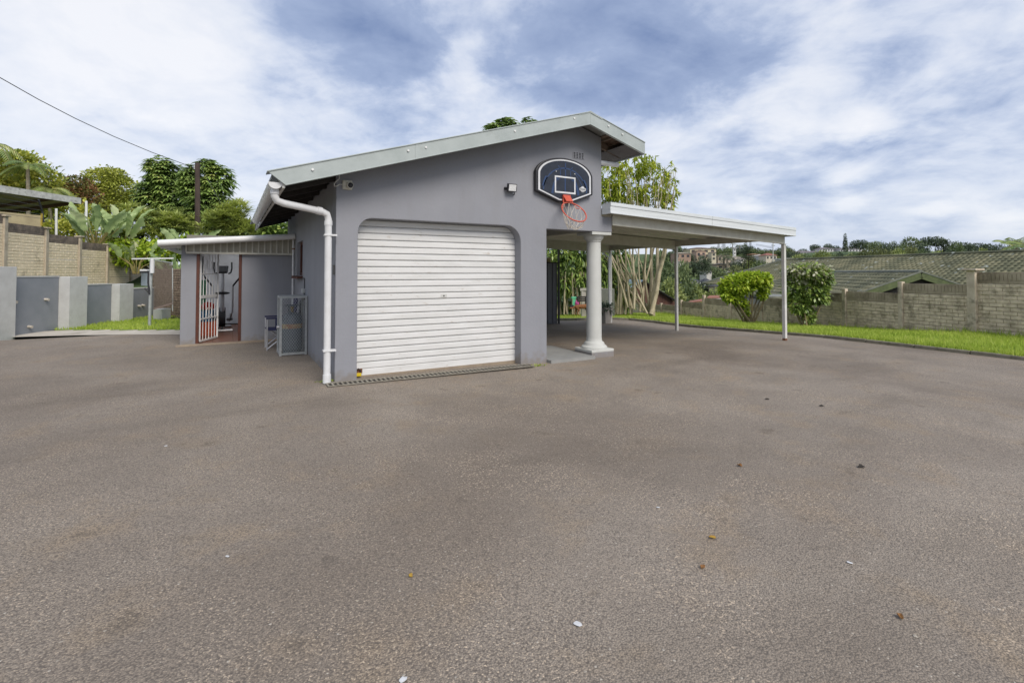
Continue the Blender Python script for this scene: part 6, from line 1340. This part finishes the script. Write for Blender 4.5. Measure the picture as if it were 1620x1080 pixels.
def ftree(kind, j, px, ytop, Y, h, wpx, label, group='trees on the far hillside', name='hillside_tree', zbase=None):
    s = Y/FPX; top = at(px, ytop, Y); o = bpy.data.objects.new(name, PR[(kind, j)]); COL.objects.link(o)
    o.location = (top.x, top.y, top.z-h); wd = wpx*s; o.scale = (wd, wd, h); o.rotation_euler = (0, 0, rnd.uniform(0, 6)); tag(o, label, 'tree', group); return o
KN = ['dark green', 'mid green', 'light green', 'olive green']
rnd2 = random.Random(5)
def base_tree(px, Y, h, wpx, kind='round', j=None, group='trees on the far hillside', lab=None):
    j = rnd2.choice([0, 0, 1, 1, 3, 2]) if j is None else j; zt = float(far_z(Y, px))+h*.93; ytop = 431-(zt-1.45)/Y*FPX
    if group is None: group = 'trees on the far hillside'
    return ftree(kind, j, px, ytop, Y, h, wpx, lab or '%s %s tree massed with others on the far hillside' % (KN[j], {'round': 'rounded', 'umbrella': 'flat-topped', 'tall': 'slim'}[kind]), group)
for Y, h, stp, hv in ((75, 4.5, 20, 1), (110, 5.0, 17, 1), (160, 6, 14, 1.2), (232, 5, 13, 1), (255, 7, 13, 2), (280, 7.5, 13, 2), (318, 6, 13, 1.5), (345, 7, 13, 2)):
    x = 1040+rnd2.uniform(0, 6)
    while x < 1262:
        hh = h+rnd2.uniform(-hv, hv); 
        ok = not ((Y > 225 and Y < 260 and 1080 < x < 1112) or (232 == Y and 1112 < x < 1132)) and not (270 < Y < 330 and (1096 < x < 1120 or 1200 < x < 1228))
        if ok: base_tree(x, Y+rnd2.uniform(-8, 8), hh, hh*FPX/Y*rnd2.uniform(.9, 1.4))
        x += stp*rnd2.uniform(.7, 1.2)
# crest line trees, left part then right part
for (px, yt, wpx, kd, j) in ((1072, 389, 13, 'umbrella', 1), (1083, 392, 14, 'round', 0), (1140, 392, 9, 'round', 0), (1150, 390, 10, 'round', 1), (1158, 391, 12, 'umbrella', 0), (1168, 387, 14, 'round', 0), (1178, 386, 14, 'round', 1), (1188, 389, 16, 'round', 0), (1199, 392, 16, 'round', 0), (1209, 394, 14, 'round', 1), (1218, 395, 14, 'umbrella', 0), (1232, 392, 16, 'round', 0), (1250, 392, 18, 'round', 0), (1270, 394, 14, 'umbrella', 0), (1289, 387, 15, 'umbrella', 0), (1310, 386, 12, 'umbrella', 0), (1322, 389, 12, 'umbrella', 0), (1348, 390, 10, 'umbrella', 3)):
    Y = 395; ftree(kd, j, px, yt, Y, 10, wpx, '%s tree standing on the skyline behind the hill houses' % KN[j], 'trees on the skyline')
for (px, yt, wpx, kd, j, Y) in ((1360, 380, 26, 'umbrella', 0, 300), (1384, 382, 24, 'umbrella', 1, 290), (1402, 384, 20, 'round', 0, 280), (1412, 382, 18, 'round', 1, 290), (1428, 386, 22, 'round', 1, 270), (1442, 375, 32, 'round', 1, 280), (1460, 384, 24, 'round', 0, 270), (1475, 375, 34, 'umbrella', 0, 285), (1497, 379, 26, 'round', 0, 280), (1512, 382, 22, 'round', 1, 270), (1525, 384, 22, 'umbrella', 0, 280), (1545, 385, 24, 'umbrella', 0, 290), (1562, 386, 20, 'umbrella', 0, 280), (1580, 386, 20, 'round', 0, 270), (1596, 388, 22, 'round', 0, 260), (1615, 387, 22, 'round', 1, 260), (1640, 386, 26, 'round', 0, 260), (1670, 386, 26, 'round', 1, 260)):
    ftree(kd, j, px, yt, Y, 11, wpx, '%s %s tree on the long right-hand skyline' % (KN[j], 'flat-topped' if kd == 'umbrella' else 'round-crowned'), 'trees on the right skyline')
for (px, yt, wpx, j, Y) in ((1262, 402, 22, 2, 200), (1280, 404, 24, 1, 190), (1300, 396, 34, 2, 200), (1318, 402, 22, 1, 190), (1350, 399, 20, 1, 200), (1370, 394, 28, 3, 200), (1386, 391, 26, 3, 190), (1404, 396, 24, 3, 190), (1422, 393, 26, 2, 190), (1440, 390, 26, 3, 200), (1456, 394, 22, 1, 190), (1480, 397, 28, 2, 180), (1462, 402, 22, 2, 170), (1505, 395, 24, 0, 200), (1530, 396, 24, 0, 200), (1558, 393, 22, 2, 190), (1580, 396, 22, 1, 180), (1600, 394, 22, 3, 180), (1340, 404, 20, 3, 180), (1420, 401, 30, 2, 170), (1540, 398, 26, 1, 185), (1252, 399, 18, 0, 240), (1272, 401, 18, 1, 240), (1296, 400, 16, 3, 240), (1312, 401, 18, 1, 240), (1328, 398, 16, 0, 240), (1345, 401, 20, 2, 240), (1358, 399, 18, 1, 240), (1374, 397, 22, 0, 240), (1390, 396, 22, 1, 240), (1410, 396, 22, 3, 240), (1255, 405, 20, 1, 230), (1290, 407, 26, 0, 230), (1308, 406, 22, 2, 225), (1325, 407, 24, 3, 230), (1338, 408, 22, 1, 225), (1360, 406, 24, 0, 230), (1376, 402, 24, 1, 230), (1395, 401, 26, 0, 230)):
    ftree('round', j, px, yt, Y, 8, wpx, '%s rounded tree below the right skyline, above the tiled roof' % KN[j], 'trees above the tiled roof')
for i, (px, yt, wpx, hh, Y, lab) in enumerate(((1337, 372, 10, 12, 300, 'solitary tall dark columnar tree beside the apartment blocks'),)):
    ftree('tall', 0, px, yt, Y, hh, wpx*2.2, lab, None, 'columnar_tree')
for (px, yt, wpx, kd, j, Y, h, lab) in ((1046, 398, 46, 'round', 1, 46, 5.5, 'large mid green tree just beyond the hut, left of the middle carport post'), (1082, 413, 40, 'round', 1, 60, 7, 'broad green tree right of the middle carport post'), (1060, 440, 50, 'round', 2, 42, 3.5, 'light green low tree behind the middle carport post'), (1098, 452, 34, 'round', 2, 60, 4, 'light green bushy tree below the white cottage'), (1128, 456, 36, 'round', 2, 55, 3.6, 'light green scrub tree left of the bright bush'), (1112, 404, 26, 'round', 0, 230, 9, 'dark rounded tree below the cream hilltop house'), (1140, 424, 30, 'round', 1, 200, 8, 'mid green tree beneath the royal palm trunks'), (1165, 420, 30, 'round', 3, 190, 9, 'olive tree left of the dark conifer'), (1022, 405, 60, 'round', 1, 40, 6, 'green tree filling the gap behind the pale stems'), (1205, 412, 30, 'round', 1, 180, 7, 'green tree right of the dark conifer above the tiled roof')):
    ftree(kd, j, px, yt, Y, h, wpx, lab, None, 'valley_tree')
# conifers
def pine(px, yt, yb, wpx, Y, label, group=None):
    b = at(px, yb, Y); top = at(px, yt, Y); s = Y/FPX; H_ = top.z-b.z; t = thing('norfolk_pine', b, label, 'conifer', group); n = 900
    tt = NR.rand(n)**.8; tt = np.round(tt*11)/11+.03*NR.rand(n); a = NR.rand(n)*2*PI; rr_ = wpx*s/2*(1-tt)*(.3+.7*NR.rand(n)); 
    P = np.stack([b.x+np.cos(a)*rr_, b.y+np.sin(a)*rr_, b.z+tt*H_*.97+rr_*.12], 1); D = np.stack([np.cos(a), np.sin(a), .2*np.ones(n)], 1)
    link('crown', leafmesh('crown', P, D, wpx*s*.16, wpx*s*.09, FG[0], .1, 1), t); M().tube([b-ZZ*2, top], [wpx*s*.03, .05], 6).build('trunk', BARKD, t)
pine(1184, 391, 428, 30, 240, 'large dark conifer in the middle of the hillside view')
pine(1137, 385, 402, 9, 350, 'left smaller norfolk pine behind the royal palm'); pine(1145, 381, 402, 11, 350, 'taller norfolk pine directly above the royal palm crown')
pine(1180, 380, 394, 8, 390, 'left one of two norfolk pines on the skyline'); pine(1187, 381, 394, 7, 390, 'right one of two norfolk pines on the skyline')
for (px, yb, yt, Y, lab) in ((1145, 426, 404, 262, 'royal palm with grey trunk, left of a close pair'), (1150.5, 426, 407, 260, 'royal palm with grey trunk, right of a close pair')):
    palm('royal_palm', at(px, yb, Y), at(px, yt, Y), 13, 5.2, 1.3, FG[0], lab, tr=.45, sag=.85, up=.75, nl=14)
for (px, yt, Y, L_, lab) in ((1159, 384, 380, 3.5, 'slim palm on the skyline left of the white tower'), (1170, 387, 380, 3, 'slim palm on the skyline right of the white tower'), (1203, 395, 380, 3, 'small palm on the skyline right of the two pines')):
    palm('skyline_palm', at(px, yt+14, Y), at(px, yt+2, Y), 9, L_, 1.0, FG[0], lab, tr=.3, nl=10)
palm('feather_palm', at(1612, 440, 36), at(1608, 391, 36), 8, 1.5, .4, LM_PLM, 'pale-fronded palm rising behind the tiled roof at the right edge', sag=.5, up=.8)
palm('feather_palm', at(1622, 440, 33), at(1624, 388, 33), 7, 1.5, .4, LM_PLM, 'palm half cut off at the right picture edge', sag=.4, up=.8)
fp = thing('far_utility_pole', at(1223, 415, 150), 'thin grey utility pole on the hillside seen left of the front carport post', 'utility pole')
M().tube([at(1223, 418, 150), at(1223, 381, 150)], .14, 6).build('pole', PILLAR, fp); M().bar(at(1220, 388, 150), at(1226, 388.5, 150), .15, .15).build('crossarm', DSTEEL, fp)
for dy in (0, 1.6): M().tube([at(1222, 391+dy, 150), at(1196, 386+dy, 190)], .05, 4).build('wire', DSTEEL, fp)

# ------------------------------------------------------------------ litter on the asphalt
def litter(px, py, size, m, label, cat='leaf', name='fallen_leaf', thick=.004, curl=.02):
    p = gpx(px, py, .0); p.z = float(g0(p.x, p.y))+.004; a = rnd.uniform(0, 6); k = 9; V = []
    pts = [(math.cos(t)*size*(.55+rnd.uniform(-.15, .15)), math.sin(t)*size*(.38+rnd.uniform(-.1, .1))) for t in np.linspace(0, 2*PI, k, endpoint=False)]
    R_ = Matrix.Rotation(a, 3, 'Z'); m_ = M()
    V = [p+R_ @ Vector((x, y, .001+curl*abs(y)/max(size, .001)*rnd.uniform(.3, 1))) for x, y in pts]; c = p+ZZ*.002
    m_.v = [tuple(c)]+[tuple(v) for v in V]+[tuple(c+ZZ*thick)]+[tuple(v+ZZ*thick) for v in V]
    for i in range(k):
        j = (i+1) % k; m_.f += [(0, 1+j, 1+i), (k+1, k+2+i, k+2+j), (1+i, 1+j, k+2+j, k+2+i)]
    o = m_.build(name, m, None); tag(o, label, cat); return o
LY = mat('yellow_dead_leaf', (.45, .30, .04), (.3, .16, .03), 40, .7); LB = mat('brown_dead_leaf', (.26, .12, .035), (.14, .07, .02), 40, .8); LD = mat('blackened_leaf', (.03, .025, .02), None, 30, .8)
litter(650, 912, .026, LY, 'tiny yellow leaf on the asphalt left of the centre foreground')
litter(1112, 895, .030, LB, 'orange-brown leaf on the asphalt, nearest below the yellow-tan one')
litter(1127, 848, .032, LY, 'yellow-tan leaf on the asphalt above the orange-brown one')
litter(1170, 732, .036, LB, 'brown curled leaf in the middle distance left of the black one', curl=.04)
litter(1363, 732, .05, LD, 'black shrivelled leaf scrap on the asphalt right of centre', curl=.05)
litter(1424, 971, .028, LB, 'small brown leaf in the right foreground', curl=.03)
litter(1213, 625, .04, LD, 'tiny dark scrap on the asphalt left of its twin', curl=.03); litter(1300, 635, .045, LD, 'tiny dark scrap on the asphalt before the lawn', curl=.03)
PF = mat('white_paint_fleck', (.62, .63, .64), (.5, .5, .5), 30, .6)
litter(914, 988, .038, PF, 'white paint splash stuck to the asphalt in the centre foreground', 'paint spot', 'paint_splash', .0015, .0)
litter(637, 1077, .03, PF, 'white paint splash at the bottom edge of the picture', 'paint spot', 'paint_splash', .0015, .0)
litter(262, 706, .03, PF, 'small white fleck on the left asphalt, upper one', 'paint spot', 'paint_fleck', .0015, 0); litter(360, 881, .02, PF, 'small white fleck on the left asphalt, lower one', 'paint spot', 'paint_fleck', .0015, 0)
litter(1041, 800, .02, PF, 'pale pebble-like fleck right of centre', 'paint spot', 'paint_fleck', .0015, 0); litter(1344, 885, .022, PF, 'pale chip at the right of the foreground', 'paint spot', 'paint_fleck', .0015, 0)
NR.seed(77); n = 420; u_ = -9+21*NR.rand(n); v_ = -7+12.5*NR.rand(n); k_ = ~((u_ > -.1) & (v_ > -.1)) & ~((u_ > -2.2) & (v_ > 4.6)); u_ = u_[k_]; v_ = v_[k_]; n = len(u_)
Pp = np.stack([u_, v_, g0(u_, v_)+.002], 1); sz = .003+.006*NR.rand(n)**4; oc = np.array([[1, 0, 0], [0, 1, 0], [-1, 0, 0], [0, -1, 0], [0, 0, .8]])
V = (Pp[:, None, :]+oc[None]*sz[:, None, None]*(.6+.8*NR.rand(n, 5, 1))).reshape(-1, 3); F = np.concatenate([np.stack([np.arange(n)*5+a, np.arange(n)*5+b, np.arange(n)*5+4], 1) for a, b in ((0, 1), (1, 2), (2, 3), (3, 0))])
tag(link('loose_grit', npmesh('loose_grit', V, F, mat('pale_grit', (.42, .39, .34), (.3, .26, .2), 30, .9)), kind='stuff'), 'scattered pale grit and chips over the asphalt', 'grit')
# weeds at the foot of the downpipe and of the pier
for (px, py, n, s_, lab) in ((520, 603, 60, .05, 'small green weeds at the foot of the downpipe'), (850, 575, 50, .05, 'small weeds in the drain at the right garage pier')):
    p = gpx(px, py, 0); P_ = np.array([[p.x, p.y, 0]])+NR.randn(n, 3)*np.array([.07, .03, 0]); P_[:, 2] = g0(P_[:, 0], P_[:, 1])
    o = link('weed_tuft', leafmesh('weed_tuft', P_, NR.randn(n, 3)*.5+np.array([[0, 0, 1.]]), s_, .012, GRM, .4, 2)); tag(o, lab, 'weeds')
